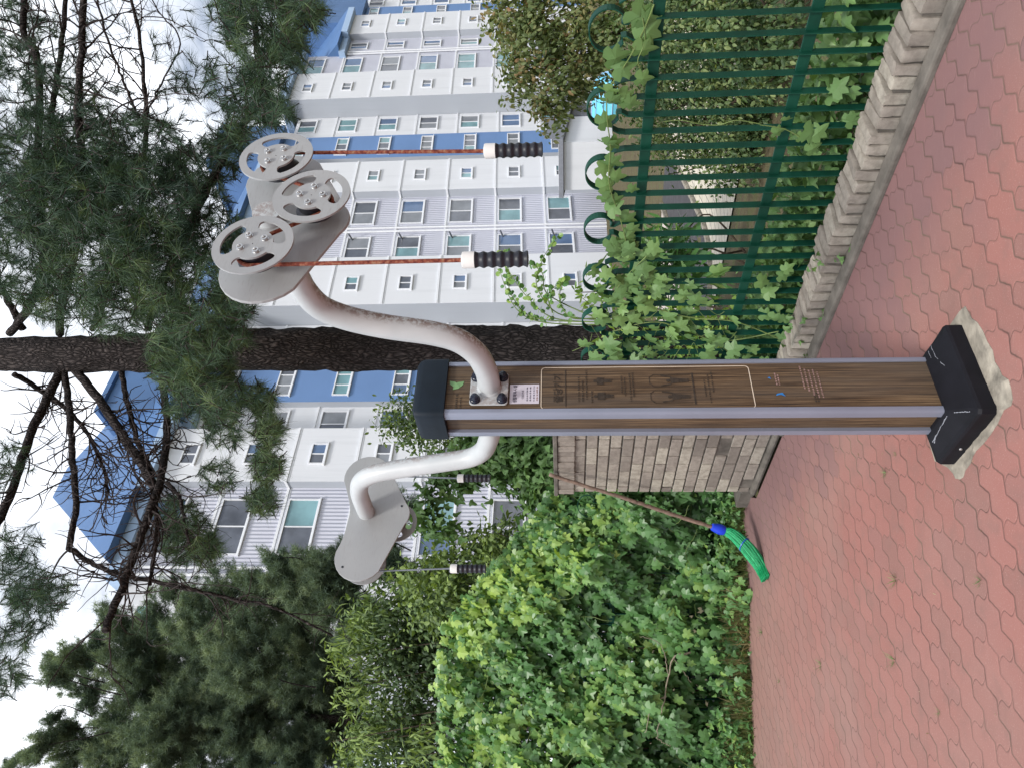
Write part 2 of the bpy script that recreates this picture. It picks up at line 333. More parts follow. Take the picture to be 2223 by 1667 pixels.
def spline(pts, n):
    pts = np.asarray(pts, float); m = len(pts); t = np.linspace(0, m - 1, n); out = []
    for q in t:
        i = min(int(q), m - 2); f = q - i
        p0, p1, p2, p3 = pts[max(i - 1, 0)], pts[i], pts[i + 1], pts[min(i + 2, m - 1)]
        out.append(.5 * ((2 * p1) + (-p0 + p2) * f + (2 * p0 - 5 * p1 + 4 * p2 - p3) * f * f + (-p0 + 3 * p1 - 3 * p2 + p3) * f ** 3))
    return np.array(out)
def unit(v): v = np.asarray(v, float); return v / (np.linalg.norm(v, axis=-1, keepdims=True) + 1e-9)
def scatter(mb, T, pos, ydir, nrm, scale, tint):
    V, F = T; pos = np.asarray(pos); N = len(pos); y = unit(ydir); z = unit(nrm - y * np.sum(nrm * y, 1, keepdims=True)); x = np.cross(y, z)
    sc = np.broadcast_to(np.asarray(scale, float), (N,))[:, None, None]
    W_ = pos[:, None] + sc * (V[None, :, 0, None] * x[:, None] + V[None, :, 1, None] * y[:, None] + V[None, :, 2, None] * z[:, None])
    Fa = (F[None] + (np.arange(N) * len(V))[:, None, None]).reshape(-1, F.shape[1])
    mb.add(W_.reshape(-1, 3), Fa if F.shape[1] == 3 else None, Fa if F.shape[1] == 4 else None, np.repeat(np.asarray(tint, float), len(F)))
def outline_leaf(half, fold=.25, droop=.2):
    h = [(x, y) for x, y in half]; pts = h + [(-x, y) for x, y in h[::-1] if x > 1e-6]
    V = [(0, .38, .0)] + [(x, y, -fold * abs(x) - droop * y * y) for x, y in pts]; k = len(pts)
    return np.array(V), np.array([(0, 1 + j, 1 + (j + 1) % k) for j in range(k)])
LOBED = outline_leaf([(0, .06), (.16, -.10), (.40, -.02), (.52, .16), (.33, .30), (.53, .52), (.36, .62), (.19, .62), (.12, .85), (0, 1.02)])
LOBED3 = outline_leaf([(0, .0), (.25, .0), (.45, .22), (.22, .42), (.16, .75), (0, 1.0)])
OVATE = outline_leaf([(0, 0), (.20, .18), (.27, .42), (.17, .75), (0, 1)])
ROUND = outline_leaf([(0, 0), (.3, .12), (.42, .45), (.28, .8), (0, .95)], .15, .1)
LANCE = (np.array([(0, 0, 0), (.10, .35, -.03), (.07, .7, -.12), (0, 1, -.26), (-.07, .7, -.12), (-.10, .35, -.03)]), np.array([(0, 1, 5), (1, 2, 4), (1, 4, 5), (2, 3, 4)]))
_fv, _ff = [], []
for _i in range(5):
    _y = .06 + _i * .19; _l = .46 * (1 - abs(_y - .42) * .9)
    for _s in (-1, 1):
        b = len(_fv); _fv += [(0, _y - .03, 0), (0, _y + .05, 0), (_s * _l, _y + .24 * _l / .34 + .06, -.07 + .04 * ((_i * 7) % 3))]; _ff.append((b, b + 1, b + 2))
b = len(_fv); _fv += [(-.015, 0, 0), (.015, 0, 0), (0, 1.12, -.1)]; _ff.append((b, b + 1, b + 2))
FROND = (np.array(_fv), np.array(_ff))
def rdir(n): return unit(rng.normal(size=(n, 3)))
_fv, _ff = [], []
for _i in range(15):
    _d = unit(rng.normal(0, .55, 3) + np.array((0, .75, .1))); _b = np.array((0, rng.uniform(-.35, .15), 0)); _s = unit(np.cross(_d, rng.normal(size=3))) * .030; b = len(_fv)
    _fv += [_b - _s, _b + _s, _b + _d * rng.uniform(.6, 1.)]; _ff.append((b, b + 1, b + 2))
SPRAY = (np.array(_fv), np.array(_ff))

# ------------------------------------------------------------------ ground
FO = G(2014, 200); FO = FO * (1, 1, 0); FD = unit(G(1775, 770) - FO); FN = np.array((FD[1], -FD[0], 0.))   # kerb line: origin, direction, inward normal
def FW(s, m, z): return FO + FD * s + FN * m + np.array((0, 0, z))
def gh(x, y):      # ground height beyond the kerb and the planted edge
    q = np.maximum((x - FO[0]) * FN[0] + (y - FO[1]) * FN[1], y - 6.3)
    t = np.clip((q - .5) / 7., 0, 1); return -.03 - .95 * t * t * (3 - 2 * t) + 0 * x
def struct(o): o['kind'] = 'structure'; return o
xs = np.concatenate([np.linspace(-900, -40, 8), np.linspace(-34, 48, 83), np.linspace(60, 900, 8)]); ys = np.concatenate([np.linspace(-300, -6, 5), np.linspace(-4, 76, 81), np.linspace(90, 1200, 8)])
X, Y = np.meshgrid(xs, ys); Z = gh(X, Y); nx, ny = len(xs), len(ys)
idx = np.arange(nx * ny).reshape(ny, nx); F4 = np.stack([idx[:-1, :-1], idx[:-1, 1:], idx[1:, 1:], idx[1:, :-1]], -1).reshape(-1, 4)
struct(MB().add(np.stack([X, Y, Z], -1).reshape(-1, 3), F4=F4).build('ground', 'soil', smooth=True))
pv = [FW(-6, 0, 0), FW(3.45, .02, 0), np.array((-.95, 6.32, 0)), np.array((-1.7, 6.3, 0)), np.array((-2.5, 6.2, 0)), np.array((-3.6, 6.1, 0)), np.array((-14, 5.6, 0)), np.array((-14, -8, 0)), np.array((6, -8, 0))]
mb = MB(); mb.prism([(p[0], p[1]) for p in pv], None, -.02, 0., (0, 0, 0), (1, 0, 0), (0, 1, 0), (0, 0, 1)); struct(mb.build('pavement', 'paver'))
def patch(name, corners, mat, dz, n=24, uv=None):
    c = [np.array(q, float) for q in corners]; a = np.linspace(0, 1, n)
    Vv = np.array([[(1 - v) * ((1 - u) * c[0] + u * c[1]) + v * ((1 - u) * c[3] + u * c[2]) for u in a] for v in a]); Vv[..., 2] = gh(Vv[..., 0], Vv[..., 1]) + dz
    i = np.arange(n * n).reshape(n, n); f = np.stack([i[:-1, :-1], i[:-1, 1:], i[1:, 1:], i[1:, :-1]], -1).reshape(-1, 4)
    return struct(MB().add(Vv.reshape(-1, 3), F4=f).build(name, mat, uv=uv))
def Gg(x, y):
    z = -.5
    for _ in range(12): p = G(x, y, z); z = float(gh(p[0], p[1]))
    return p
q0, q1 = Gg(1489, 384), Gg(1549, 632); dq = unit(q1 - q0); q0 = q0 - dq * 3; q1 = q1 + dq * .9; nq = np.array((dq[1], -dq[0], 0)); nq = nq * np.sign(-nq[1])
patch('path', [q0, q1, q1 + nq * 2.7, q0 + nq * 2.7], 'tile', .02, uv=(dq, nq))
patch('planting_bed', [q0 - nq * .12, q1 - nq * .12, q1 - nq * 1.5, q0 - nq * 1.5], 'asphalt', .012)
mb = MB()
for k in (.06, 1.6):
    a, b_ = q0 - nq * k, q1 - nq * k; pts = [a + (b_ - a) * t for t in np.linspace(0, 1, 14)]
    for p in pts: p[2] = gh(p[0], p[1]) + .03
    mb.strip(pts, np.array((0, 0, 1.)), .10, .07)
struct(mb.build('kerb_edging', 'concrete'))
patch('lane', [q0 - nq * 1.75, q1 - nq * 1.75, q1 - nq * 4.6, q0 - nq * 4.6], plain('pinkish_paving', (.47, .41, .37), .9, .12, 2), .012)

# ------------------------------------------------------------------ low brick wall, kerb, pillar
mb = MB(); mb.box(FW(.4, .04, .010), (4.3, .085, .04), [FD, FN, (0, 0, 1)]); k_ = thing('kerb_strip', 'mortar kerb strip between the red pavers and the low brick wall', 'kerb', FW(0, 0, 0)); mb.build('strip', 'kerb', k_, bevel=.012)
lw = thing('low_brick_wall', 'low wall of bricks on edge under the green fence', 'brick wall', FW(0, .17, 0))
mb = MB(); mb.box(FW(1.0, .175, .04), (5.5, .15, .10), [FD, FN, (0, 0, 1)]); mb.build('mortar_bed', 'kerb', lw)
mb = MB(); s_ = -1.75
while s_ < 2.62:
    w = .066 + rng.uniform(-.006, .006); hgt = .118 + rng.uniform(-.012, .008); ln = .185 + rng.uniform(-.012, .012)
    a = rng.normal(0, .045); ax = np.array([FD * math.cos(a) + FN * math.sin(a), FN * math.cos(a) - FD * math.sin(a), (0, 0, 1)]); tl = rng.normal(0, .05)
    ax = np.array([ax[0], ax[1] * math.cos(tl) + np.array((0, 0, math.sin(tl))), np.array((0, 0, math.cos(tl))) - ax[1] * math.sin(tl)])
    c = FW(s_ + w / 2, .085 + ln / 2 + rng.uniform(-.008, .008), hgt / 2 + .004); h = np.array((w - .009, ln, hgt)) / 2
    # a rough-edged brick: subdivided box with jittered corners and rounded arrises
    us = [np.array((-1, -.72, 0, .72, 1.)), np.array((-1, -.8, -.3, .3, .8, 1)), np.array((-1, 0, .72, 1))]
    q = np.array([(x, y, z) for x in us[0] for y in us[1] for z in us[2]]); r_ = q.copy()
    e = (np.abs(q) > .99).sum(1); sh = np.where(e >= 2, .10, 0)[:, None] * np.sign(q) * (np.abs(q) > .99); sh[:, 1] *= .35; sh[:, 2] *= .6
    r_ = (q - sh) * h + rng.normal(0, .0018, q.shape); n1, n2, n3 = 5, 6, 4; I = np.arange(n1 * n2 * n3).reshape(n1, n2, n3); fs = []
    for A_, rev in ((I[0], 0), (I[-1], 1), (I[:, 0], 1), (I[:, -1], 0), (I[:, :, 0], 0), (I[:, :, -1], 1)):
        f = np.stack([A_[:-1, :-1], A_[:-1, 1:], A_[1:, 1:], A_[1:, :-1]], -1).reshape(-1, 4); fs.append(f[:, ::-1] if rev else f)
    mb.add(c + r_ @ ax, F4=np.vstack(fs), tint=rng.uniform(.1, .8)); s_ += w
mb.build('bricks', 'brick', lw, smooth='auto')

bp = thing('brick_pillar', 'tall grey brick gate pillar standing behind the exercise post', 'brick pillar', FW(3.0, .3, 0))
mb = MB(); mb.box(FW(3.0, .30, .72), (.82, .44, 1.38), [FD, FN, (0, 0, 1)]); mb.build('mortar', 'kerb', bp)
mb = MB(); nrow = 16; rh = .0855
for r in range(nrow):
    z = .05 + r * rh
    for face, (length, orgm) in enumerate(((.86, 0), (.48, 1), (.48, 2), (.86, 3))):
        bl = .225; o_ = (r % 2) * bl / 2; x = -o_
        while x < length - 1e-3:
            a, b2 = max(x, 0) + .006, min(x + bl, length) - .006
            if b2 - a > .02:
                dp = rng.uniform(0, .006) - (.02 if rng.random() < .03 else 0)
                ctr = (a + b2) / 2
                if face == 0: c = FW(2.57 + ctr, .075 - dp + .02, z + rh / 2); sz = (b2 - a, .05, rh - .012)
                elif face == 3: c = FW(2.57 + ctr, .525 + dp - .02, z + rh / 2); sz = (b2 - a, .05, rh - .012)
                else: c = FW(2.585 if face == 1 else 3.415, .06 + ctr, z + rh / 2); sz = (.05 + dp * 2, b2 - a - .012, rh - .0125)
                mb.box(c, sz, [FD, FN, (0, 0, 1)], tint=rng.uniform(0, 1))
            x += bl
mb.build('bricks', 'brick', bp, bevel=.003)
mb = MB(); x = 2.55
while x < 3.43:
    w = rng.uniform(.06, .075); mb.box(FW(x + w / 2, .30, 1.475 + rng.uniform(-.002, .002)), (w - .006, .50 + rng.uniform(-.01, .01), .125), [FD, FN, (0, 0, 1)], tint=rng.uniform(0, .6)); x += w
mb.build('soldier_course', 'brick', bp, bevel=.006)
mb = MB(); mb.box(FW(3.0, .30, 1.556), (.92, .52, .032), [FD, FN, (0, 0, 1)]); mb.build('coping', 'kerb', bp, bevel=.006)
mb = MB(); mb.box(FW(3.0, .30, .022), (.90, .53, .045), [FD, FN, (0, 0, 1)]); mb.build('footing', 'kerb', bp, bevel=.02)

# ------------------------------------------------------------------ green iron fences
def fence(name, label, org, d, w, bars, rails, zb, s0, s1, loops):
    t = thing(name, label, 'fence', org + d * s0); Zv = np.array((0, 0, 1.))
    at = lambda s, z, m=0.: org + d * s + w * m + Zv * z
    for z in rails:
        mb = MB(); mb.box(at((s0 + s1) / 2, z, .006), (s1 - s0, .010, .052), [d, w, Zv]); mb.build('rail', 'fence', t, bevel=.002)
    for i, s in enumerate(bars):
        lp = i // 2; paired = loops(lp); first = i % 2 == 0
        c = (bars[i] + bars[i + 1]) / 2 if first and i + 1 < len(bars) else (bars[i] + bars[i - 1]) / 2
        sg = -1 if first else 1; hw = abs(s - c)
        pts = [at(s, z) for z in np.linspace(zb, 1.15, 8)]
        if paired:   # the two bars neck in, then swell into one round hoop
            pts += [at(c + sg * hw * .95, 1.185), at(c + sg * hw * .55, 1.215), at(c + sg * hw * .62, 1.235)]
            for a in np.linspace(-52, 90, 13): pts.append(at(c + sg * math.cos(R(a)) * .093, 1.292 + math.sin(R(a)) * .082))
        else:
            pts += [at(c + sg * hw * 1.0, 1.19), at(c + sg * hw * 1.15, 1.225), at(c + sg * hw * 1.5, 1.252)]
        mb = MB(); mb.strip(pts, w, .042, .006); mb.build('picket', 'fence', t)
    return t
b0 = [-.207, -.144, -.063, .027, .118, .208, .305, .396, .493, .58, .674, .754, .845, .94, 1.026, 1.128, 1.216, 1.318, 1.42, 1.535]
bars = [-.6, -.5, -.4, -.31] + [-.215 + .0915 * i for i in range(32)]
bars = [-.215 + .0915 * i for i in range(-4, 31)][:34]
fence('green_fence', 'green flat bar fence with hooped tops above the low brick wall', FO + FN * .285, FD, FN, bars, (1.085, .435), .03, -.72, 2.5, lambda k: k % 2 == 0)
fo = np.array((-.98, 6.62, 0)); fd2 = unit(np.array((-1, -.05, 0))); fw2 = np.array((fd2[1], -fd2[0], 0))
fence('overgrown_fence', 'green hooped fence almost buried under the creeper hedge', fo, fd2, fw2, [.09 * i + .06 for i in range(28)], (1.085, .435), -.03, 0, 2.6, lambda k: k % 2 == 0)

# ------------------------------------------------------------------ pull-cord exercise machine
A36 = R(36); e1 = np.array((math.cos(A36), math.sin(A36), 0)); e2 = np.array((-math.sin(A36), math.cos(A36), 0)); ez = np.array((0, 0, 1.)); AX = [e1, e2, ez]
MC = np.array((-.058, 2.932, 0))
def ml(x, y, z): return MC + e1 * x + e2 * y + ez * z
mach = thing('pull_cord_exercise_machine', 'outdoor exercise post with wood panels, two bent arms and pulley wheels', 'exercise machine', MC)
W1, W2, ZT = .255, .164, 1.975
mb = MB(); mb.box(ml(0, 0, 1.035), (W1 - .03, W2 - .012, 1.87), AX); mb.build('wood_panel', 'wood', mach)
for sx in (-1, 1):
    for sy in (-1, 1):
        x0, y0 = sx * W1 / 2, sy * W2 / 2; r_ = .011
        prof = [(x0 - sx * .024, y0 + sy * .000)]
        prof += [(x0 - sx * r_ + sx * r_ * math.sin(a), y0 - sy * r_ + sy * r_ * math.cos(a)) for a in np.linspace(0, math.pi / 2, 5)]
        prof += [(x0, y0 - sy * .036), (x0 - sx * .02, y0 - sy * .036), (x0 - sx * .024, y0 - sy * .02)]
        mb = MB(); mb.prism(prof, None, .10, ZT, MC, e1, e2, ez); mb.build('corner_trim', 'alu', mach, smooth='auto')
# cap: a domed cap with a raised rib along its corners
mb = MB(); hx, hy = W1 / 2 + .012, W2 / 2 + .012; rings = []
def rrect(hx, hy, r, z, bow=0., k=5):
    out = []
    for cx, cy, a0 in ((1, 1, 0), (-1, 1, 90), (-1, -1, 180), (1, -1, 270)):
        for a in np.linspace(a0, a0 + 90, k):
            x = cx * (hx - r) + r * math.cos(R(a)); y = cy * (hy - r) + r * math.sin(R(a)); out.append(ml(x, y, z + bow * (1 - (x / hx) ** 2)))
    return np.array(out)
for hx_, hy_, z, bow in ((hx, hy, 1.952, 0), (hx, hy, 1.99, 0), (hx - .001, hy - .001, 2.045, .008), (hx - .006, hy - .005, 2.062, .016), (hx - .016, hy - .014, 2.070, .020), (hx * .5, hy * .5, 2.074, .02)):
    rings.append(rrect(hx_, hy_, .022, z, bow))
mb.loft(rings); mb.build('cap', 'cap', mach, smooth='auto')
# base cover and mortar footing
ctr = (np.array((-.110, 2.645, 0)) + .2 * e1 + .185 * e2); bl_ = lambda x, y, z: ctr + e1 * x + e2 * y + ez * z
def sq(hx, hy, ch, z): return np.array([bl_(x, y, z) for x, y in ((-hx + ch, -hy), (hx - ch, -hy), (hx, -hy + ch), (hx, hy - ch), (hx - ch, hy), (-hx + ch, hy), (-hx, hy - ch), (-hx, -hy + ch))])
TX, TYb = W1 / 2 + .012, W2 / 2 + .012
mb = MB(); pc = (MC - ctr); ox_, oy_ = float(pc @ e1), float(pc @ e2)
def sq2(hx, hy, ch, z):
    return np.array([bl_(ox_ + x, oy_ + y, z) for x, y in ((-hx + ch, -hy), (hx - ch, -hy), (hx, -hy + ch), (hx, hy - ch), (hx - ch, hy), (-hx + ch, hy), (-hx, hy - ch), (-hx, -hy + ch))])
mb.loft([sq(.2, .185, .012, .004), sq(.2, .185, .012, .058), sq(.196, .181, .014, .068), sq(.182, .166, .014, .074), sq2(TX, TYb, .008, .108), sq2(TX - .012, TYb - .012, .006, .112)]); mb.build('base_cover', 'base', mach)
def scratch(p, wd):
    mb = MB(); q = spline([bl_(*v) for v in p], 16); q += rng.normal(0, .0007, q.shape); mb.tube(q, wd * rng.uniform(.3, 1.1, 16), 5); mb.build('scuff_mark', 'scratch', mach)
def slope(u, v, side):
    if side == 'left': return (-.182 + (.182 - TX + ox_) * v, u * (.166 + (TYb - .166) * v) + oy_ * v, .0745 + .034 * v)
    return (u * (.182 + (TX - .182) * v) + ox_ * v, -.166 + (.166 - TYb + oy_) * v, .0745 + .034 * v)
for k in range(1): scratch([slope(-.75 + .05 * k, .95 - .10 * k, 'left'), slope(.05 * k, .85 - .09 * k, 'left'), slope(.80 - .04 * k, .72 - .12 * k + .05 * (k % 2), 'left')], .0022)
for k in range(1): scratch([slope(.45 + .09 * k, .80 - .12 * k, 'left'), slope(.75 + .05 * k, .62 - .1 * k, 'left')], .0024)
scratch([slope(-.97, .75, 'left'), slope(-.98, .4, 'left'), slope(-.98, .12, 'left')], .0022)
scratch([slope(.98, .7, 'front'), slope(.6, .66, 'front'), slope(.25, .45, 'front')], .0012); scratch([slope(.93, .9, 'front'), slope(.7, .88, 'front')], .001)
mb = MB(); mb.lathe([(0, .0), (.006, .0), (.005, .003), (0, .004)], bl_(-.2005, .06, .032), -e1, 10); mb.build('fixing_screw', 'steel', mach)
fp = [G(*p) for p in ((2096, 665), (2110, 691), (2122, 700), (2134, 718), (2144, 742), (2156, 761), (2160, 785), (2170, 800), (2176, 815), (2190, 824), (2196, 845), (2199, 865), (2196, 880), (2180, 890), (2166, 920), (2153, 940), (2142, 955), (2134, 964), (2120, 978), (2113, 990), (2108, 1005), (2096, 1021), (2092, 1035), (2084, 1040), (2075, 1038), (2069, 1026), (2058, 1014), (2030, 1000), (2000, 900), (2020, 770), (2066, 702), (2084, 676))]
mb = MB(); k = len(fp); c_ = np.mean(fp, 0); inn = [c_ + (p - c_) * .93 + ez * (.007 + rng.uniform(-.003, .004)) for p in fp]; out = [p + ez * .002 for p in fp]
mb.loft([np.array(out) - ez * .01, np.array(out), np.array(inn), np.array([c_ + (p - c_) * .5 + ez * .008 for p in fp])]); mb.build('mortar_footing', 'concrete', mach)
# mounting plates, bolts and arms
def mplate(sy):
    yf = sy * W2 / 2
    mb = MB(); prof = []
    for cx, cz, a0 in ((1, 1, 0), (-1, 1, 90), (-1, -1, 180), (1, -1, 270)):
        prof += [(cx * (.075 - .014) + .014 * math.cos(R(a)), cz * (.074 - .014) + .014 * math.sin(R(a))) for a in np.linspace(a0, a0 + 90, 5)]
    mb.prism(prof, None, .0, .007, ml(-.014, yf, 1.783), e1, ez, e2 * sy); pl = mb.build('mounting_plate', 'paint', mach, bevel=.002)
    for cx in (-1, 1):
        for cz in (-1, 1):
            mb = MB(); o = ml(-.014 + cx * .052, yf + sy * .0075, 1.783 + cz * .052)
            mb.lathe([(.0, 0), (.021, .0), (.021, .006), (.019, .010), (.0165, .012), (.0165, .02), (.013, .027), (.006, .0305), (0, .031)], o, e2 * sy, 20); mb.build('bolt_cap', 'bolt', pl, smooth='auto')
mplate(-1); mplate(1)
near = [(0, -.083, 1.783), (0, -.15, 1.783), (0, -.205, 1.788), (0, -.296, 1.813), (0, -.374, 1.872), (0, -.417, 1.965), (0, -.452, 2.106), (0, -.497, 2.231), (0, -.554, 2.316), (0, -.635, 2.352), (0, -.72, 2.362), (0, -.84, 2.366), (0, -.962, 2.368), (0, -.985, 2.368)]
farp = [(0, .083, 1.80), (0, .18, 1.802), (0, .25, 1.808), (0, .309, 1.823), (0, .386, 1.85), (0, .450, 1.915), (0, .496, 2.06), (0, .54, 2.219), (0, .591, 2.37), (0, .66, 2.455), (0, .755, 2.492), (0, .86, 2.505), (0, 1.012, 2.51), (0, 1.03, 2.51)]
for path in (near, farp):
    pts = spline([ml(-.006 + p[0], p[1], p[2]) for p in path], 70); mb = MB(); mb.tube(pts, .0435, 24); mb.build('arm_tube', 'paint', mach, smooth='auto')
    b0_ = pts[0]; mb = MB(); dr = unit(pts[3] - pts[0]); mb.lathe([(.0435, .006), (.049, .007), (.047, .013), (.0435, .016)], b0_, dr, 24); mb.build('weld_bead', 'paint', mach, smooth='auto')

def unit_set(sgn, yplate, dz, wheels, cordmat, handles, cr, wrad):
    # lobed plate: hull of three discs with a dip between the upper two
    w1, w2, w3 = wheels; ctrs = [(w1, .132), (w3, .085), (w2, .128)]
    def arc(c, r, a0, a1, n=12): return [(c[0] + r * math.cos(R(a)), c[1] + r * math.sin(R(a))) for a in np.linspace(a0, a1, n)]
    pts = arc(w1, .129, 80, 232) + arc(w3, .088, 232, 312) + arc(w2, .125, -48, 100)
    top = [(w2[0] - .10, w2[1] + .092), ((w1[0] + w2[0]) / 2 + .03, (w1[1] + w2[1]) / 2 + .078), ((w1[0] + w2[0]) / 2 - .04, (w1[1] + w2[1]) / 2 + .080), (w1[0] + .09, w1[1] + .105)]
    pts += [tuple(q) for q in spline([pts[-1]] + top + [pts[0]], 16)[1:-1]]
    mb = MB(); o = ml(0, yplate, 0); mb.prism(pts, None, -.005, .005, o, e1, ez, e2); pl = mb.build('pulley_plate', 'disc', mach, bevel=.002)
    mb = MB(); mb.lathe([(0, .004), (.045, .005), (.043, .012), (.036, .022), (.02, .029), (0, .031)], ml(-.006, yplate, near[-1][2] if sgn < 0 else farp[-1][2]), e2 * sgn, 24); mb.build('tube_end', 'disc', pl, smooth='auto')
    yw = yplate + sgn * .074
    for wi, (wx, wz) in enumerate(wheels):
        mb = MB(); mb.lathe([(.013, .0), (.013, .045)], ml(wx, yplate, wz), e2 * sgn, 16); mb.build('axle', 'paint', pl, smooth='auto')
        wh = MB(); ro, ri, rh = wrad, wrad * .80, wrad * .50; n = 72; th = np.arange(n) * 2 * math.pi / n; yd_ = yw + sgn * .022
        def slab(r0, r1, tha, yy, hh=.006):
            ring = []
            for rr, q in ((r0, -1), (r1, -1), (r1, 1), (r0, 1)): ring.append([ml(wx + rr * math.cos(a), yy + q * hh / 2, wz + rr * math.sin(a)) for a in tha])
            return np.array(ring).transpose(1, 0, 2)
        wh.loft(list(slab(ri, ro, th, yd_)), caps=False, closed=True); wh.loft(list(slab(.002, rh, th, yd_)), caps=False, closed=True)
        for b_ in range(3):      # webs between the three curved slots, widening towards hub and rim
            c0 = b_ * 2 * math.pi / 3 + wi * .8 + .25; rr = np.linspace(rh - .002, ri + .002, 9); hw_ = .25 + .16 * np.abs(np.linspace(-1, 1, 9)) ** 3
            f_ = lambda r, a, q: ml(wx + r * math.cos(a), yd_ + q * .0029, wz + r * math.sin(a))
            wh.loft([np.array([f_(r, c0 - h, -1), f_(r, c0, -1), f_(r, c0 + h, -1), f_(r, c0 + h, 1), f_(r, c0, 1), f_(r, c0 - h, 1)]) for r, h in zip(rr, hw_)])
        w_ = wh.build('pulley_wheel', 'disc', mach)
        mb = MB(); mb.lathe([(.01, -.030), (rh * 1.05, -.030), (rh * 1.05, -.026), (rh * .84, -.014), (rh * .84, .004), (rh * .98, .016), (rh * .98, .0185), (.01, .0185)], ml(wx, yw, wz), e2 * sgn, 40); mb.build('groove', 'rubber', w_, smooth='auto')
        for k4 in range(4):
            a = k4 * math.pi / 2 + wi * .5 + .5; mb = MB(); o = ml(wx + rh * .62 * math.cos(a), yw + sgn * .025, wz + rh * .62 * math.sin(a))
            mb.lathe([(.0, 0), (.0105, 0), (.0105, .001), (.0085, .0012), (.0085, .008), (.006, .0085), (.0045, .003), (0, .003)], o, e2 * sgn, 12); mb.build('bolt', 'steel', w_, smooth='auto')
    # cord over the two upper wheels and under the lower one
    r_c = wrad * .47; y_c = yw - sgn * .005; (x1, z1), (x2, z2), (x3, z3) = wheels
    (h1x, h1z), (h2x, h2z) = handles
    path = [ml(h1x, y_c, h1z)] + [ml(x1 - r_c * math.cos(R(a)) , y_c, z1 + r_c * math.sin(R(a))) for a in np.linspace(-8, 118, 12)]
    path += [ml(x3 + wrad * .47 * math.cos(R(a)), y_c, z3 + wrad * .47 * math.sin(R(a))) for a in np.linspace(208, 318, 10)]
    path += [ml(x2 + r_c * math.cos(R(a)), y_c, z2 + r_c * math.sin(R(a))) for a in np.linspace(150, -8, 12)] + [ml(h2x, y_c, h2z)]
    path = np.array(path); dense = []
    for a, b_ in zip(path[:-1], path[1:]):
        nn = max(2, int(np.linalg.norm(b_ - a) / .03)); dense += [a + (b_ - a) * t for t in np.linspace(0, 1, nn, endpoint=False)]
    dense.append(path[-1]); mb = MB(); mb.tube(dense, cr, 8); mb.build('pull_cord', cordmat, mach, smooth='auto')
    for hx_, hz_ in handles:
        ln = .175; top_ = ml(hx_, y_c, hz_)
        mb = MB(); prof = [(.006, -.0), (.021, -.002), (.0215, -.004)]
        zz = np.linspace(.034, ln, 41); prof = [(0, -.034), (.019, -.034)] + [(.0205 + .0021 * math.cos((z - .034) / (ln - .034) * 2 * math.pi * 6), -z) for z in zz] + [(.016, -ln - .002), (0, -ln - .002)]
        mb.lathe(prof, top_, ez, 24); hd = mb.build('grip', 'rubber', mach, smooth='auto')
        mb = MB(); mb.lathe([(0, .002), (.012, .002), (.0215, -.001), (.0225, -.006), (.0225, -.034), (.0, -.034)], top_, ez, 24); mb.build('collar', 'collar', hd, smooth='auto')
unit_set(-1, -.947, 0, [(-.209, 2.339), (.174, 2.360), (-.013, 2.214)], 'cord', [(-.258, 1.764), (.205, 1.730)], .0058, .112)
unit_set(1, 1.005, 0, [(-.243, 2.505), (.20, 2.535), (-.015, 2.372)], 'cable', [(-.274, 2.062), (.232, 2.066)], .0042, .108)

for x, z in ((-.30, 2.585), (.03, 2.33)):
    mb = MB(); mb.lathe([(0, .0), (.006, .0), (.006, .0015), (0, .0018)], ml(x, 1.0, z), -e2, 10); mb.build('plate_rivet', 'rubber', mach)
# printed panel, sticker and marks on the front face
yf = -(W2 / 2 - .006) - .0012
def fl(x, z, dy=0.): return ml(x, yf - dy, z)
def linepath(pts, wd, name='panel_border', mat='line', parent=None):
    mb = MB(); P_ = [np.array(p) for p in pts]
    for a, b_ in zip(P_[:-1], P_[1:]):
        d_ = unit(b_ - a); n_ = np.array((-d_[1], d_[0])) * wd / 2; q = [a - n_ - d_ * wd * .3, b_ - n_ + d_ * wd * .3, b_ + n_ + d_ * wd * .3, a + n_ - d_ * wd * .3]
        mb.prism([tuple(v) for v in q], None, 0, .0006, ml(0, yf, 0), e1, ez, -e2)
    return mb.build(name, mat, parent or mach)
bx0, bx1, bz0, bz1 = -.104, .092, .782, 1.582
cn = []
for cx, cz, a0 in ((bx1 - .015, bz1 - .015, 0), (bx0 + .015, bz1 - .015, 90), (bx0 + .015, bz0 + .015, 180), (bx1 - .015, bz0 + .015, 270)):
    cn += [(cx + .015 * math.cos(R(a)), cz + .015 * math.sin(R(a))) for a in np.linspace(a0, a0 + 90, 5)]
linepath(cn + [cn[0]], .003)
def rectp(x0, x1, z0, z1, name, mat, dy=0., parent=None):
    mb = MB(); mb.prism([(x0, z0), (x1, z0), (x1, z1), (x0, z1)], None, dy, dy + .0007, ml(0, yf, 0), e1, ez, -e2); return mb.build(name, mat, parent or mach)
def words(txt, x, z, size, mat, name='lettering', dy=.0006, bold=0., parent=None, sx=1.):
    cu = bpy.data.curves.new(name, 'FONT'); cu.body = txt; cu.size = size; cu.align_x = 'CENTER'; cu.align_y = 'CENTER'; cu.extrude = .0003; cu.offset = bold; cu.resolution_u = 3
    o = bpy.data.objects.new(name, cu); COL.objects.link(o)
    dg = bpy.context.evaluated_depsgraph_get(); me = bpy.data.meshes.new_from_object(o.evaluated_get(dg)); bpy.data.objects.remove(o); bpy.data.curves.remove(cu)
    me.transform(Matrix.Scale(sx, 4, (1, 0, 0)))
    p = fl(x, z, dy) - ORG[mach.name]; m = Matrix.Identity(4)
    for i in range(3): m[i][0], m[i][1], m[i][2], m[i][3] = e1[i], ez[i], -e2[i], p[i]
    me.transform(m); me.materials.clear(); me.materials.append(MAT[mat]); me.name = name
    o = bpy.data.objects.new(name, me); COL.objects.link(o); o.parent = parent or mach; return o
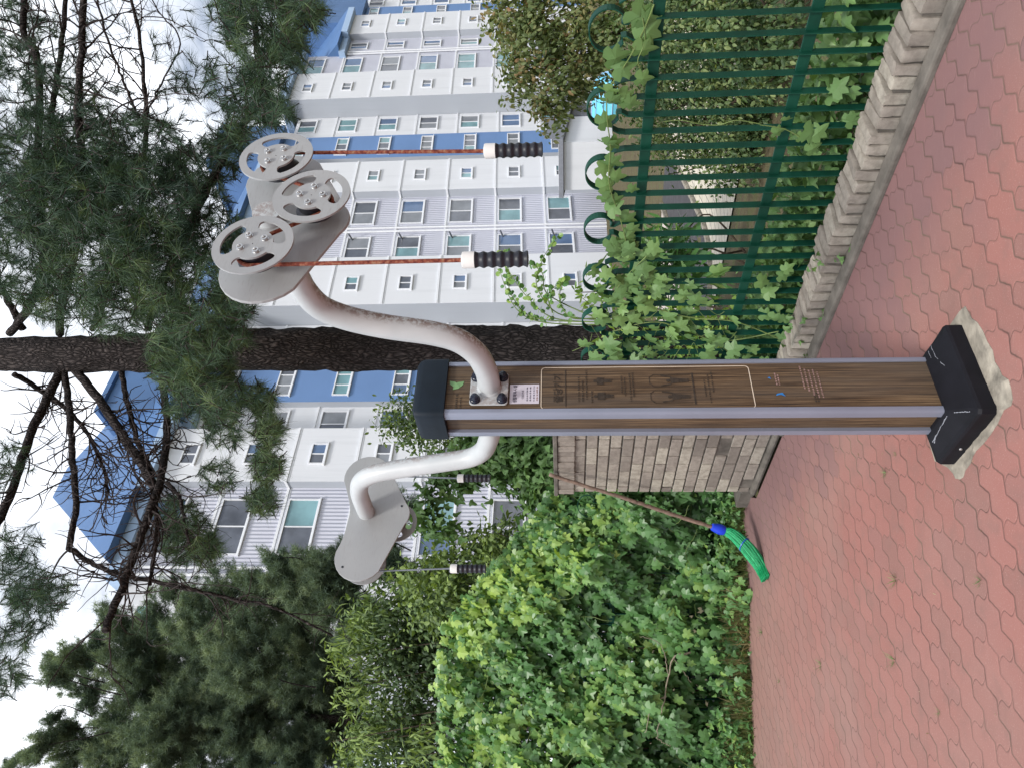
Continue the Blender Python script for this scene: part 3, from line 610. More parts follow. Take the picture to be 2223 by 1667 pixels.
words('줄당기기', -.005, 1.515, .038, 'ink', bold=.0006)
linepath([(-.09, 1.488), (.08, 1.488)], .0035, 'heading_rule', 'ink')
def smalltext(x0, x1, z, hgt=.006, mat='ink', seed=0, parent=None):   # a line too small to read in the photograph
    mb = MB(); r_ = random.Random(int(z * 9999) + seed); x = x0
    while x < x1:
        w_ = r_.uniform(.003, .009); mb.prism([(x, z), (x + w_, z), (x + w_, z + hgt * r_.uniform(.6, 1)), (x, z + hgt * r_.uniform(.6, 1))], None, 0, .0005, ml(0, yf - .0007, 0), e1, ez, -e2); x += w_ + r_.uniform(.002, .006)
    return mb.build('small_print', mat, parent or mach)
for x0, x1, z in ((-.07, .05, 1.435), (-.07, .03, 1.42), (-.06, .075, 1.405), (-.075, -.02, 1.385), (-.03, .05, 1.27), (-.045, .04, 1.258), (-.07, .065, 1.238), (-.05, .06, 1.226), (-.05, .03, .955), (-.08, .05, .94), (-.03, .07, .925)): smalltext(x0, x1, z)
def figure(x, z, h, arms):   # little printed person
    mb = MB(); k = 12
    def disc(cx, cz, r): mb.prism([(cx + r * math.cos(a), cz + r * math.sin(a)) for a in np.arange(k) * 2 * math.pi / k], None, 0, .0006, ml(0, yf - .0006, 0), e1, ez, -e2)
    def quad(*q): mb.prism(list(q), None, 0, .0006, ml(0, yf - .0006, 0), e1, ez, -e2)
    disc(x, z + h * .92, h * .09)
    quad((x - h * .12, z + h * .42), (x + h * .12, z + h * .42), (x + h * .17, z + h * .82), (x - h * .17, z + h * .82))
    for s in (-1, 1):
        quad((x + s * h * .02, z), (x + s * h * .09, z), (x + s * h * .12, z + h * .45), (x + s * h * .0, z + h * .45))
        if arms: quad((x + s * h * .16, z + h * .8), (x + s * h * .24, z + h * .8), (x + s * h * .30, z + h * 1.25), (x + s * h * .26, z + h * 1.25))
        else: quad((x + s * h * .15, z + h * .45), (x + s * h * .23, z + h * .42), (x + s * h * .22, z + h * .8), (x + s * h * .14, z + h * .8))
    return mb.build('printed_figure', 'ink', mach)
figure(-.045, 1.305, .075, False); figure(.025, 1.31, .07, False)
for x in (-.05, .025):
    figure(x, 1.015, .085, True)
    linepath([(x - .028, 1.01), (x - .028, 1.15), (x - .012, 1.165), (x + .016, 1.165), (x + .028, 1.15), (x + .028, 1.01)], .0025, 'printed_frame', 'ink')
    linepath([(x - .034, 1.0), (x + .034, 1.0)], .006, 'printed_base', 'ink')
st_ = rectp(-.078, .012, 1.59, 1.703, 'sticker', 'sticker', .0004)
words('생활체육시설', -.033, 1.682, .0165, 'stext', dy=.0016, bold=.0003, parent=st_, sx=.9)
linepath([(-.076, 1.667), (.010, 1.667)], .0012, 'sticker_rule', 'stext', st_)
words('이용안내', -.036, 1.652, .011, 'stext', dy=.0016, parent=st_)
for z, mt in ((1.634, 'stext'), (1.622, 'stext'), (1.608, 'stext'), (1.596, 'redink')): 
    mbs = smalltext(-.066, .0, z, .005, mt, 3, st_); mbs.location = tuple(-e2 * .001)
# leaf logo under the cap
mb = MB(); a_ = [(0.0, .0), (.018, .004), (.034, .02), (.04, .042), (.02, .040), (.004, .026)]; mb.prism([(.0 - x * 1.0 + .03, z) for x, z in a_], None, 0, .0006, ml(0.0, yf, 1.885), e1, ez, -e2)
mb.prism([(-.03 + x * .8, z) for x, z in a_], None, 0, .0006, ml(.03, yf - .0008, 1.90), e1, ez, -e2); mb.build('leaf_logo', 'logo', mach)
smalltext(-.10, -.03, 1.905, .009, 'ink', 5); smalltext(-.10, -.045, 1.89, .006, 'ink', 6)
mb = MB(); mb.prism([(0, 0), (.017, .008), (.012, .03), (.004, .034), (.008, .014)], None, 0, .0006, ml(-.052, yf, .665), e1, ez, -e2); mb.prism([(.0, 0), (.010, .004), (.006, .012)], None, 0, .0006, ml(.028, yf, .705), e1, ez, -e2); mb.build('torn_sticker', 'blueink', mach)
for x0, x1, z, mt in ((.0, .06, .685, 'redink'), (-.0, .05, .675, 'redink'), (-.02, .085, .585, 'redink'), (-.03, .07, .57, 'redink'), (-.05, .07, .555, 'redink'), (-.06, .07, .54, 'redink'), (-.06, .06, .525, 'redink'), (-.08, -.04, .555, 'ink'), (-.08, -.04, .545, 'ink')): smalltext(x0, x1, z, .007, mt, 9)

# ------------------------------------------------------------------ apartment blocks
BO = np.array((0, 33.44, 0)); BD = np.array((.766, .643, 0)); BN = np.array((.643, -.766, 0))
def BW(s, w, z): return BO + BD * s + BN * w + np.array((0, 0, z + .04 * max(s - 4.8, 0.)))    # the row climbs the slope of its street
BAX = [BD, BN, ez]; FH = 2.78
def block(label, s0, eave, segs, nfl, roof, rh=4.4, hi=5.5, th=4.):
    """segs: (s_start, s_end, w, kind)"""
    t = thing('apartment_block', label, 'apartment building', BW(s0, 0, eave - nfl * FH))
    BX = [BD + ez * (.04 if s0 >= 4.8 else 0), BN, ez]
    zb = eave - nfl * FH - 1.2; D = 11.
    byk = {}
    for i, (a, b, w, kind) in enumerate(segs):
        m_ = byk.setdefault({'bay': 'white', 'rec': 'white', 'win': 'siding', 'blue': 'blue'}[kind], MB())
        top = eave + (2.2 if kind == 'blue' else 0)
        m_.add([BW(a, w, zb), BW(b, w, zb), BW(b, w, top), BW(a, w, top)], F4=[(0, 1, 2, 3)])
        pw = segs[i - 1][2] if i else -D
        if abs(pw - w) > 1e-6:      # return face at the strip's left end; grey paints in its weaker light
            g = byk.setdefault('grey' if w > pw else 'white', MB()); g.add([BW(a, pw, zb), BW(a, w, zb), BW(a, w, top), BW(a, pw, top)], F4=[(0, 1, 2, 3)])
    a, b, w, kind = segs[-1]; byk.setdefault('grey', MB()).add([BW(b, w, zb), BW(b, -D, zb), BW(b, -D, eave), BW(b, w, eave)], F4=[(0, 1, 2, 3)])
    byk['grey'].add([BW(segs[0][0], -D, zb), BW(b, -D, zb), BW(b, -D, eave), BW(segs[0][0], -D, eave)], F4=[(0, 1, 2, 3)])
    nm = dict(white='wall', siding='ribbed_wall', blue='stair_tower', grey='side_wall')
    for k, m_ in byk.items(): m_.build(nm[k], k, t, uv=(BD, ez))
    for f in range(nfl):            # a moulded band at each floor
        z = eave - f * FH; mb = MB()
        if f == 0: continue
        for i, (a, b, w, kind) in enumerate(segs):
            if kind == 'blue':
                if mb.n: mb.build('floor_band', 'trim', t); mb = MB()
                continue
            pw = segs[i - 1][2] if i else w
            mb.box(BW((a + b) / 2, w + .022, z + .03), (b - a, .05, .11), BX); mb.box(BW((a + b) / 2, w + .006, z - .07), (b - a, .016, .05), BX, tint=0)
            if w > pw: mb.box(BW(a - .022, (w + pw) / 2, z + .03), (.05, w - pw + .09, .11), BX)
        if mb.n: mb.build('floor_band', 'trim', t)
    r_ = random.Random(int(s0 * 10))
    def window(a, b, w, z0, z1, parts=2, dark=None):
        fr = MB(); d = .06; fw = .055
        for (p, q, y0, y1) in ((a, b, z0, z0 + fw), (a, b, z1 - fw, z1), (a, a + fw, z0 + fw, z1 - fw), (b - fw, b, z0 + fw, z1 - fw)): fr.box(BW((p + q) / 2, w + .02, (y0 + y1) / 2), (q - p, d + .04, y1 - y0), BX)
        cut = [a + fw] + [a + (b - a) * i / parts for i in range(1, parts)] + [b - fw]
        for c in cut[1:-1]: fr.box(BW(c, w + .012, (z0 + z1) / 2), (.05, .06, z1 - z0 - 2 * fw), BX)
        fr.box(BW((a + b) / 2, w + .05, z0 - .03), (b - a + .12, .10, .05), BX)
        f = fr.build('window', 'trim', t); last = None
        for p, q in zip(cut[:-1], cut[1:]):
            k = dark or r_.choice(['gdark', 'gdark', 'gdark', 'gteal', 'gteal', 'gcurt', 'gcurt', 'gblue'])
            MB().add([BW(p, w + .008, z0 + fw), BW(q, w + .008, z0 + fw), BW(q, w + .008, z1 - fw), BW(p, w + .008, z1 - fw)], F4=[(0, 1, 2, 3)]).build('pane', k, f)
    for f in range(nfl):
        zt = eave - f * FH
        for a, b, w, kind in segs:
            if kind == 'bay': c = a + (b - a) * (.42 if b - a > 3.3 else .5); window(c - .52, c + .52, w, zt - 1.38, zt - .72)
            elif kind == 'rec' and b - a > 1.8 and b - a < 4: window(b - 1.85 if a > 0 else a + .5, b - .35 if a > 0 else b - .25, w, zt - 1.42, zt - .2)
            elif kind == 'win':
                pos = [(a + .35, a + 2.2), (b - 2.45, b - .35)] if b - a > 4.5 else [(a + .8, b - .55)]
                for p, q in pos: window(p, q, w, zt - 1.42, zt - .13)
            elif kind == 'blue': window(a + .35, b - .3, w, zt - 1.9 + .55, zt - 1.9 + 1.3, 3)
    for a, b, w, kind in segs:
        if kind == 'win':
            mid = (a + b) / 2 - .1 if b - a > 4.5 else a + .12
            for o_ in (-.18, .12):
                mb = MB(); mb.tube([BW(mid + o_, w + .09, zb), BW(mid + o_, w + .09, eave - .05)], .06, 8); mb.build('downpipe', 'trim', t, smooth='auto')
            if b - a > 4.5:
                for f in range(nfl):     # small flue and drying-rack brackets under the second window
                    zz = eave - f * FH; mb = MB(); mb.tube([BW(mid - .75, w + .0, zz - .42), BW(mid - .75, w + .42, zz - .30)], .05, 8); mb.build('flue_pipe', 'gdark', t)
    # eave fascia following the bays, then a hipped roof
    ra, rb = roof; mb = MB()
    for i, (a, b, w, kind) in enumerate(segs):
        if kind == 'blue' or b < ra - .2 or a > rb + .5: continue
        oa = a - (.45 if (i and segs[i - 1][2] < w) or a == ra else 0); ob = b + (.45 if i + 1 < len(segs) and segs[i + 1][2] < w else 0)
        mb.box(BW((oa + ob) / 2, w - 1.2, eave + .23 + .004 * i), (ob - oa, 3.3, .46 + .006 * i), BX)
    rf = mb.build('fascia', 'fascia', t)
    z0 = eave + .45; ra_, rb_ = ra - .2, rb + .2; wf, wb = .95, -D - .4; hi = min(hi, (rb - ra) * .45)
    V = [BW(ra_, wf, z0), BW(rb_, wf, z0), BW(rb_, wb, z0), BW(ra_, wb, z0), BW(ra_ + hi, -4.0, z0 + rh), BW(rb_ - hi, -4.0, z0 + rh)]
    mb = MB(); mb.add(V, F3=[(0, 4, 3), (1, 2, 5)], F4=[(0, 1, 5, 4), (2, 3, 4, 5), (3, 2, 1, 0)]); mb.build('roof', 'roof', t)
    for a, b, w, kind in segs:
        if kind == 'blue':
            mb = MB(); c = (a + b) / 2; mb.box(BW(c, -3.6, eave + 2.2 + .02), (b - a + 1.6, 7.2, th), BX); mb.box(BW(c, -3.6, eave + 2.35 + th / 2), (b - a + 2.0, 7.6, .22), BX); mb.build('roof_tower', 'roof', t)
    return t
block('nearest white apartment block with blue hipped roof left of the pine trunk', -9.2, 18.35, [(-12.6, -9.35, -.35, 'bay'), (-9.35, -5.5, 0, 'win'), (-5.5, -2.8, .5, 'bay'), (-2.8, -.55, -.9, 'rec'), (-.55, 2.0, -.5, 'blue'), (2.0, 4.78, -.9, 'rec')], 7, (-9.0, 3.6), 7.4, 9.)
block('middle white apartment block seen between the pulley wheels and the pine trunk', 4.8, 18.75, [(4.8, 8.4, .5, 'bay'), (8.4, 14.2, 0, 'win'), (14.2, 17.25, .5, 'bay'), (17.25, 19.2, -.9, 'rec'), (19.2, 21.75, -.5, 'blue'), (21.75, 24.83, -.9, 'rec')], 7, (4.8, 17.3))
block('far white apartment block with stepped pale blue eaves above the reddish tree', 24.85, 19.08, [(24.85, 28.4, .5, 'bay'), (28.4, 31.95, 0, 'win')], 7, (24.85, 31.9), 1.4, 3.)
block('farthest apartment block, one storey lower, under a tall plain blue roof', 32.0, 16.2, [(32.0, 34.3, 0, 'win'), (34.3, 37.5, .5, 'bay'), (37.5, 38.3, -.9, 'rec'), (38.3, 41.2, -.5, 'blue'), (41.2, 44.2, -.9, 'rec'), (44.2, 48, .5, 'bay')], 6, (32.0, 37.7), 5.2, .3, 5.)

po = thing('entrance_porch', 'small white entrance porch with sloping grey roof below the blue stair tower', 'porch', P(1330, 265, 36.5))
pa, pb = P(1213, 333, 35.2), P(1250, 192, 39.5); pdz = unit((pb - pa) * (1, 1, 0)); pn = np.array((pdz[1], -pdz[0], 0)); sl = unit(pb - pa); un = np.cross(sl, pn); un = un * np.sign(un[2])
ctrp = (pa + pb) / 2; Lp = np.linalg.norm(pb - pa)
mb = MB(); mb.box(ctrp - pn * .9 - un * .1, (Lp, 3.2, .22), [sl, pn, un]); mb.box(ctrp + pn * .715 + un * .25 - un * .0, (Lp, .03, .9), [sl, pn, un]); mb.build('roof', 'porchroof', po)
mb = MB(); Lw = np.linalg.norm((pb - pa)[:2]); cw = ctrp - pn * .9; mb.box((cw[0], cw[1], .1), (Lw * .93, 2.6, 3.0), [pdz, pn, ez]); mb.build('wall', 'white', po)
dpx = PL(1290, 238, cw + pn * 1.33, pn); mb = MB(); mb.box((dpx[0], dpx[1], .15), (1.2, .06, 2.0), [pdz, pn, ez]); mb.build('doorway', 'gdark', po)
aw = thing('ribbed_awning', 'domed turquoise ribbed awning beside the entrance porch', 'awning', P(1335, 205, 33))
mb = MB(); ac = P(1338, 207, 33); rings = []
for k in range(17):
    a = R(k * 180 / 16); rr = .82; bulge = .03 * (k % 2)
    rings.append(np.array([ac + pdz * (rr + bulge) * math.cos(a) * q + pn * (q - 1) * -0 + pn * d_ + ez * (rr + bulge) * 1.28 * math.sin(a) * q for q, d_ in ((1, -.9), (1, .2), (.93, .55), (.7, .85), (.35, 1.02))]))
V = np.array(rings); n1, n2 = V.shape[:2]; I = np.arange(n1 * n2).reshape(n1, n2); mb.add(V.reshape(-1, 3), F4=np.stack([I[:-1, :-1], I[:-1, 1:], I[1:, 1:], I[1:, :-1]], -1).reshape(-1, 4)); o = mb.build('canopy', 'awning', aw); so = o.modifiers.new('thick', 'SOLIDIFY'); so.thickness = .03
for k in range(1, 16, 2):
    mb = MB(); mb.tube([q + unit(q - ac) * .015 for q in V[k]], .018, 5); mb.build('rib', 'fascia', aw)
mb = MB()
for sx in (-.78, .78): mb.tube([ac + pdz * sx + pn * .2, ac + pdz * sx + pn * .2 + ez * -1.2], .035, 8)
mb.build('post', 'trim', aw)

# ------------------------------------------------------------------ pine tree
pine = thing('pine_tree', 'tall pine with a straight dark trunk right behind the exercise post', 'pine tree', P(1250, 755, 6.6) * (1, 1, 0) + np.array((0, 0, -.05)))
TY = 6.6
tp = [np.append(P(1250, 757, TY)[:2], -.1), P(1255, 757, TY), P(1000, 757, TY), P(700, 757, TY), P(400, 763, TY), P(120, 770, TY), P(-150, 772, TY + .1), P(-500, 775, TY + .2)]
tp = spline(tp, 90); trr = np.interp(tp[:, 2], [0, 1.5, 3.5, 6, 8.5], [.215, .205, .195, .165, .13])
mb = MB(); th = np.arange(28) * 2 * math.pi / 28; rings = []
for i, p in enumerate(tp):
    rr = trr[i] * (1 + .05 * np.sin(5 * th + i * .3) + rng.normal(0, .045, 28)); rings.append(p + np.stack([rr * np.cos(th), rr * np.sin(th), np.zeros(28)], 1))
mb.loft(rings); mb.build('trunk', 'bark', pine, smooth=True)
tips = []      # twig carriers: (point, direction)
tw = MB()
def limb(pts, r0, r1, n=30, twigs=8, tl=(.25, .7), name='branch', kink=.007):
    p = spline([P(*q) for q in pts], n); p[1:] += rng.normal(0, kink, (n - 1, 3)) * .6
    r = .68 * np.linspace(r0, r1, n) * (1 + rng.normal(0, .03, n)); mb = MB(); mb.tube(p, r, 8); mb.build(name, 'bark', pine, smooth=True)
    for _ in range(twigs):
        i = rng.integers(n // 5, n); d = unit(unit(p[min(i + 1, n - 1)] - p[max(i - 1, 0)]) * .5 + rng.normal(0, .6, 3) + np.array((0, 0, .05)))
        twig(p[i], d, rng.uniform(*tl), min(.009, r[i] * .5))
    return p
def twig(p, d, ln, r, depth=0, tuft=None):
    m = 9; q = [p]; dd = d.copy(); cv = rng.normal(0, .22, 3)
    for _ in range(m - 1):
        dd = unit(dd + cv * .5 + rng.normal(0, .13, 3)); q.append(q[-1] + dd * ln / m)
    tw.tube(np.array(q), np.linspace(r, r * .35, m), 4)
    if depth < 1:
        for _ in range(3):
            i = rng.integers(2, m); twig(q[i], unit(dd + rng.normal(0, .8, 3)), ln * rng.uniform(.35, .65), r * .6, depth + 1)
    return q[-1], dd
T_ = TY
limb([(135, 800, T_), (95, 880, T_ - .2), (62, 955, T_ - .4), (20, 1080, T_ - .7), (-20, 1160, T_ - .9)], .062, .045, twigs=14)
limb([(140, 805, T_), (152, 900, T_ - .3), (158, 1000, T_ - .6), (163, 1100, T_ - .8), (150, 1190, T_ - .9)], .045, .036, twigs=10)
limb([(150, 1190, T_ - .9), (200, 1222, T_ - .9), (280, 1250, T_ - .9), (400, 1275, T_ - .9), (500, 1297, T_ - .8), (600, 1320, T_ - .8), (720, 1380, T_ - .7)], .034, .012, 40, twigs=16)
limb([(160, 800, T_), (225, 880, T_ - .3), (270, 950, T_ - .5), (310, 1010, T_ - .7), (335, 1060, T_ - .9)], .058, .05, twigs=34)
limb([(352, 820, T_), (362, 940, T_ - .3), (345, 1050, T_ - .9), (300, 1180, T_ - 1.2), (262, 1280, T_ - 1.4), (228, 1367, T_ - 1.6)], .05, .04, 40, twigs=38)
limb([(335, 1060, T_ - .9), (340, 1130, T_ - 1.), (335, 1200, T_ - 1.), (325, 1270, T_ - 1.1)], .034, .02, twigs=14)
limb([(360, 1045, T_ - .9), (390, 1080, T_ - 1.), (402, 1140, T_ - 1.1), (410, 1180, T_ - 1.1)], .026, .012, twigs=8)
limb([(30, 812, T_), (75, 838, T_ + .2), (145, 890, T_ + .3), (190, 940, T_ + .3), (222, 1010, T_ + .3), (235, 1070, T_ + .3)], .04, .022, twigs=52)
limb([(262, 800, T_), (278, 880, T_ - .2), (300, 960, T_ - .4), (330, 1030, T_ - .7)], .04, .028, twigs=9)
limb([(450, 815, T_ - .2), (520, 840, T_ - .4), (560, 880, T_ - .5), (572, 950, T_ - .6), (585, 1020, T_ - .6), (565, 1110, T_ - .7)], .014, .006, twigs=14, tl=(.12, .3))
limb([(130, 725, T_), (135, 650, T_ - .3), (160, 560, T_ - .7), (175, 400, T_ - 1.), (170, 240, T_ - 1.2), (178, 100, T_ - 1.4), (182, -40, T_ - 1.5)], .055, .034, 40, twigs=22)
limb([(20, 725, T_), (70, 655, T_ - .2), (95, 560, T_ - .4), (85, 400, T_ - .6), (82, 140, T_ - .9), (50, 70, T_ - .9), (58, -30, T_ - 1.)], .055, .035, 40, twigs=18)
limb([(85, 400, T_ - .6), (110, 260, T_ - .8), (130, 120, T_ - .9), (145, -30, T_ - 1.)], .038, .026, twigs=10)
limb([(322, 715, T_), (345, 630, T_ - .3), (397, 520, T_ - .7), (452, 405, T_ - 1.), (505, 310, T_ - 1.1), (545, 240, T_ - 1.2), (568, 170, T_ - 1.3), (555, 70, T_ - 1.4), (545, -40, T_ - 1.5)], .05, .03, 46, twigs=24)
limb([(568, 170, T_ - 1.3), (590, 215, T_ - 1.3), (615, 245, T_ - 1.3)], .014, .006, twigs=4, tl=(.12, .3))
limb([(200, 715, T_), (240, 620, T_ - .5), (300, 480, T_ - .9), (314, 330, T_ - 1.2), (316, 250, T_ - 1.3), (306, 100, T_ - 1.4), (275, -40, T_ - 1.5)], .042, .014, 46, twigs=20)
limb([(303, 262, T_ - 1.3), (285, 220, T_ - 1.35), (262, 162, T_ - 1.4), (225, 57, T_ - 1.5), (205, -30, T_ - 1.5)], .018, .010, twigs=14)
limb([(318, 255, T_ - 1.3), (345, 190, T_ - 1.35), (390, 92, T_ - 1.4), (340, 20, T_ - 1.4), (320, -40, T_ - 1.4)], .011, .006, twigs=14)
limb([(50, 715, T_), (10, 640, T_ - .2), (-40, 560, T_ - .3)], .05, .03, twigs=4)
tw.build('twig', 'twig', pine)
# needles: bursts of long needles on the shoots
NV, NT_ = [], []
def tufts(x, y, rad, n, Y, dY=.5, droop=.0, ln=.10, t0=.35, stretch=(1, 1), shoot=True):
    for _ in range(int(n * (2.6 if n > 8 else 1))):
        a = rng.uniform(0, 2 * math.pi); q = math.sqrt(rng.uniform(0, 1)) * rad
        c = P(x + q * math.cos(a) * stretch[0], y + q * math.sin(a) * stretch[1], Y + rng.normal(0, dY))
        d = unit(rng.normal(0, .55, 3) + np.array((0, -.1, .25 - droop)))
        tt = np.clip(t0 + rng.normal(0, .2), 0, 1)
        m = rng.integers(26, 44); u = rng.uniform(-.09, .02, m)[:, None]
        nd = unit(d * rng.uniform(.45, 1.2, m)[:, None] + rdir(m) * .62 + np.array((0, 0, -.12 - droop * .4))); l_ = 1.3 * ln * rng.uniform(.65, 1.1, m)[:, None]
        base = c + d * u; side = unit(np.cross(nd, rdir(m))) * .0018; tip = base + nd * l_ + np.array((0, 0, -.02))
        NV.append(np.stack([base - side, base + side, tip], 1).reshape(-1, 3)); NT_.append(np.clip(tt + rng.normal(0, .12, m), 0, 1))
        if shoot: sh.tube([c - d * .10, c + d * .02], [.004, .003], 4)
sh = MB()
for x, y, r_, n, Y, dr, t0 in [(60, 330, 95, 105, 5.9, 0, .25), (120, 440, 110, 120, 5.8, 0, .3), (60, 560, 100, 95, 6.0, 0, .3), (60, 440, 90, 60, 5.9, 0, .2), (180, 330, 90, 60, 5.8, 0, .25), (100, 640, 60, 24, 5.8, 0, .3), (150, 230, 70, 26, 5.9, 0, .25), (205, 420, 110, 105, 5.7, 0, .3), (215, 550, 120, 115, 5.6, 0, .4), (300, 340, 100, 90, 5.7, 0, .25),
        (325, 450, 110, 110, 5.6, 0, .3), (330, 560, 110, 100, 5.5, 0, .45), (400, 610, 80, 52, 5.4, .1, .5), (430, 480, 85, 62, 5.7, .1, .3), (250, 640, 90, 62, 5.4, .1, .5), (150, 640, 80, 26, 5.6, 0, .4), (350, 680, 60, 42, 5.3, .15, .55),
        (420, 720, 75, 62, 5.2, .15, .5), (385, 780, 70, 62, 5.2, .2, .5), (450, 800, 55, 42, 5.2, .25, .6), (500, 650, 55, 40, 5.3, .2, .45), (470, 340, 60, 40, 5.8, 0, .3), (505, 545, 45, 22, 5.5, .1, .3), (490, 720, 45, 28, 5.2, .2, .55), (485, 860, 45, 36, 5.3, .25, .5), (410, 860, 60, 36, 5.4, .2, .4),
        (30, 190, 80, 34, 6, 0, .2), (110, 120, 90, 26, 6, 0, .2), (30, 60, 60, 24, 6, 0, .2), (240, 250, 70, 12, 5.8, 0, .25), (400, 250, 80, 10, 5.8, 0, .25),
        (560, 50, 85, 85, 5.2, .1, .45), (500, 30, 50, 24, 5.3, 0, .4), (625, 110, 42, 32, 5.2, .15, .45), (565, 185, 55, 42, 5.3, .15, .35), (530, 265, 45, 26, 5.4, .1, .35), (650, 30, 48, 38, 5.1, .15, .5), (600, 250, 30, 22, 5.3, .2, .4), (490, 180, 60, 16, 5.5, 0, .3), (420, 130, 70, 8, 5.6, 0, .3), (395, 380, 60, 36, 5.9, 0, .25),
        (560, 870, 35, 26, 6.0, .2, .6), (575, 940, 34, 32, 6.0, .2, .65), (575, 1010, 34, 32, 6.0, .2, .65), (565, 1085, 32, 28, 6.0, .2, .6), (480, 930, 45, 24, 6.0, .2, .45), (405, 1170, 58, 62, 6.1, .1, .6), (380, 1110, 40, 22, 6.1, .1, .5), (450, 1190, 30, 16, 6.1, .1, .6), (470, 1035, 40, 16, 6.1, .15, .5),
        (25, 1250, 60, 26, 5.6, 0, .25), (75, 1320, 55, 30, 5.6, 0, .25), (20, 1400, 50, 16, 5.6, 0, .25), (10, 1470, 40, 14, 5.6, 0, .25), (110, 1280, 40, 14, 5.6, 0, .25), (40, 1180, 40, 10, 5.6, 0, .2), (10, 1010, 60, 14, 5.8, 0, .2)]:
    tufts(x, y, r_, n, Y, .35, dr, .105 if dr < .15 else .10, t0)
for _ in range(60):      # scattered shoots at twig ends against the sky
    tufts(rng.uniform(20, 420), rng.uniform(20, 320), 12, 1, 5.8, .3, 0, .085, .25)
V = np.vstack(NV); mbn = MB(); mbn.add(V, F3=np.arange(len(V)).reshape(-1, 3), tint=np.concatenate(NT_)); mbn.build('crown', 'needle', pine, recalc=False)
sh.build('shoot', 'twig', pine, recalc=False)

# ------------------------------------------------------------------ broad foliage helpers
def leafmesh(name, T, pos, yd, nr, sc, tint, mat, parent=None, origin=None):
    mb = MB(); scatter(mb, T, pos, yd, nr, sc, tint); return mb.build(name, mat, parent, recalc=False, origin=origin)
def blobs(specs, n, clump=14, jit=.10, cvar=.16):
    """specs: (x, y, Y, rx, ry, rz) photo point + distance, radii in metres; leaves gather in clumps through the shell"""
    vol = np.array([a[3] * a[4] * a[5] for a in specs]) ** (2 / 3); vol = vol / vol.sum(); pos, out, cl = [], [], []
    for sp, f in zip(specs, vol):
        c = P(*sp[:3]); r = np.array(sp[3:6]); m = max(3, int(n * f / clump))
        d = rdir(m); q = rng.uniform(.35, 1.08, m) ** .6; cc = c + d * r * q[:, None]; ct = rng.normal(0, cvar, m)
        k = np.repeat(np.arange(m), clump); off = rng.normal(0, jit, (len(k), 3)); pos.append(cc[k] + off); out.append(unit(d[k] / r * r.mean() + off * 2)); cl.append(ct[k])
    return np.vstack(pos), np.vstack(out), np.concatenate(cl)
def bush(root, T, specs, n, size, mat, up_=.5, droop=.5, t0=.4, clump=14, jit=.10, stems=8, smat='shrubstem', tipbright=.25, name='foliage', sr=.012, cvar=.16):
    pos, out, ct = blobs(specs, n, clump, jit=jit, cvar=cvar); N = len(pos); g = gh(pos[:, 0], pos[:, 1])
    keep = pos[:, 2] > g + .02; pos, out, ct = pos[keep], out[keep], ct[keep]; N = len(pos)
    nr = unit(out * .6 + np.array((0, 0, up_)) + rng.normal(0, .45, (N, 3))); yd = unit(out * .6 + rng.normal(0, .5, (N, 3)) + np.array((0, 0, -droop)))
    zr = (pos[:, 2] - pos[:, 2].min()) / (np.ptp(pos[:, 2]) + 1e-6)
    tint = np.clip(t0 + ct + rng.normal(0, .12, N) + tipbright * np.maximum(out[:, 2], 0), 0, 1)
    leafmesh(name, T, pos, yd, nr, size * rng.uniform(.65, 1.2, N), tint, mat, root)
    if stems:
        mb = MB(); base = ORG[root.name]
        for i in rng.choice(N, stems):
            b = base + rng.normal(0, .12, 3) * (1, 1, 0); mid = (b + pos[i]) / 2 + rng.normal(0, .15, 3) * (1, 1, .3); mb.tube(spline([b, mid, pos[i]], 12), np.linspace(sr, sr * .35, 12), 5)
        mb.build('stem', smat, root, recalc=False)
    return root
def base_at(x, y, Y): p = P(x, y, Y); return np.array((p[0], p[1], float(gh(p[0], p[1]))))

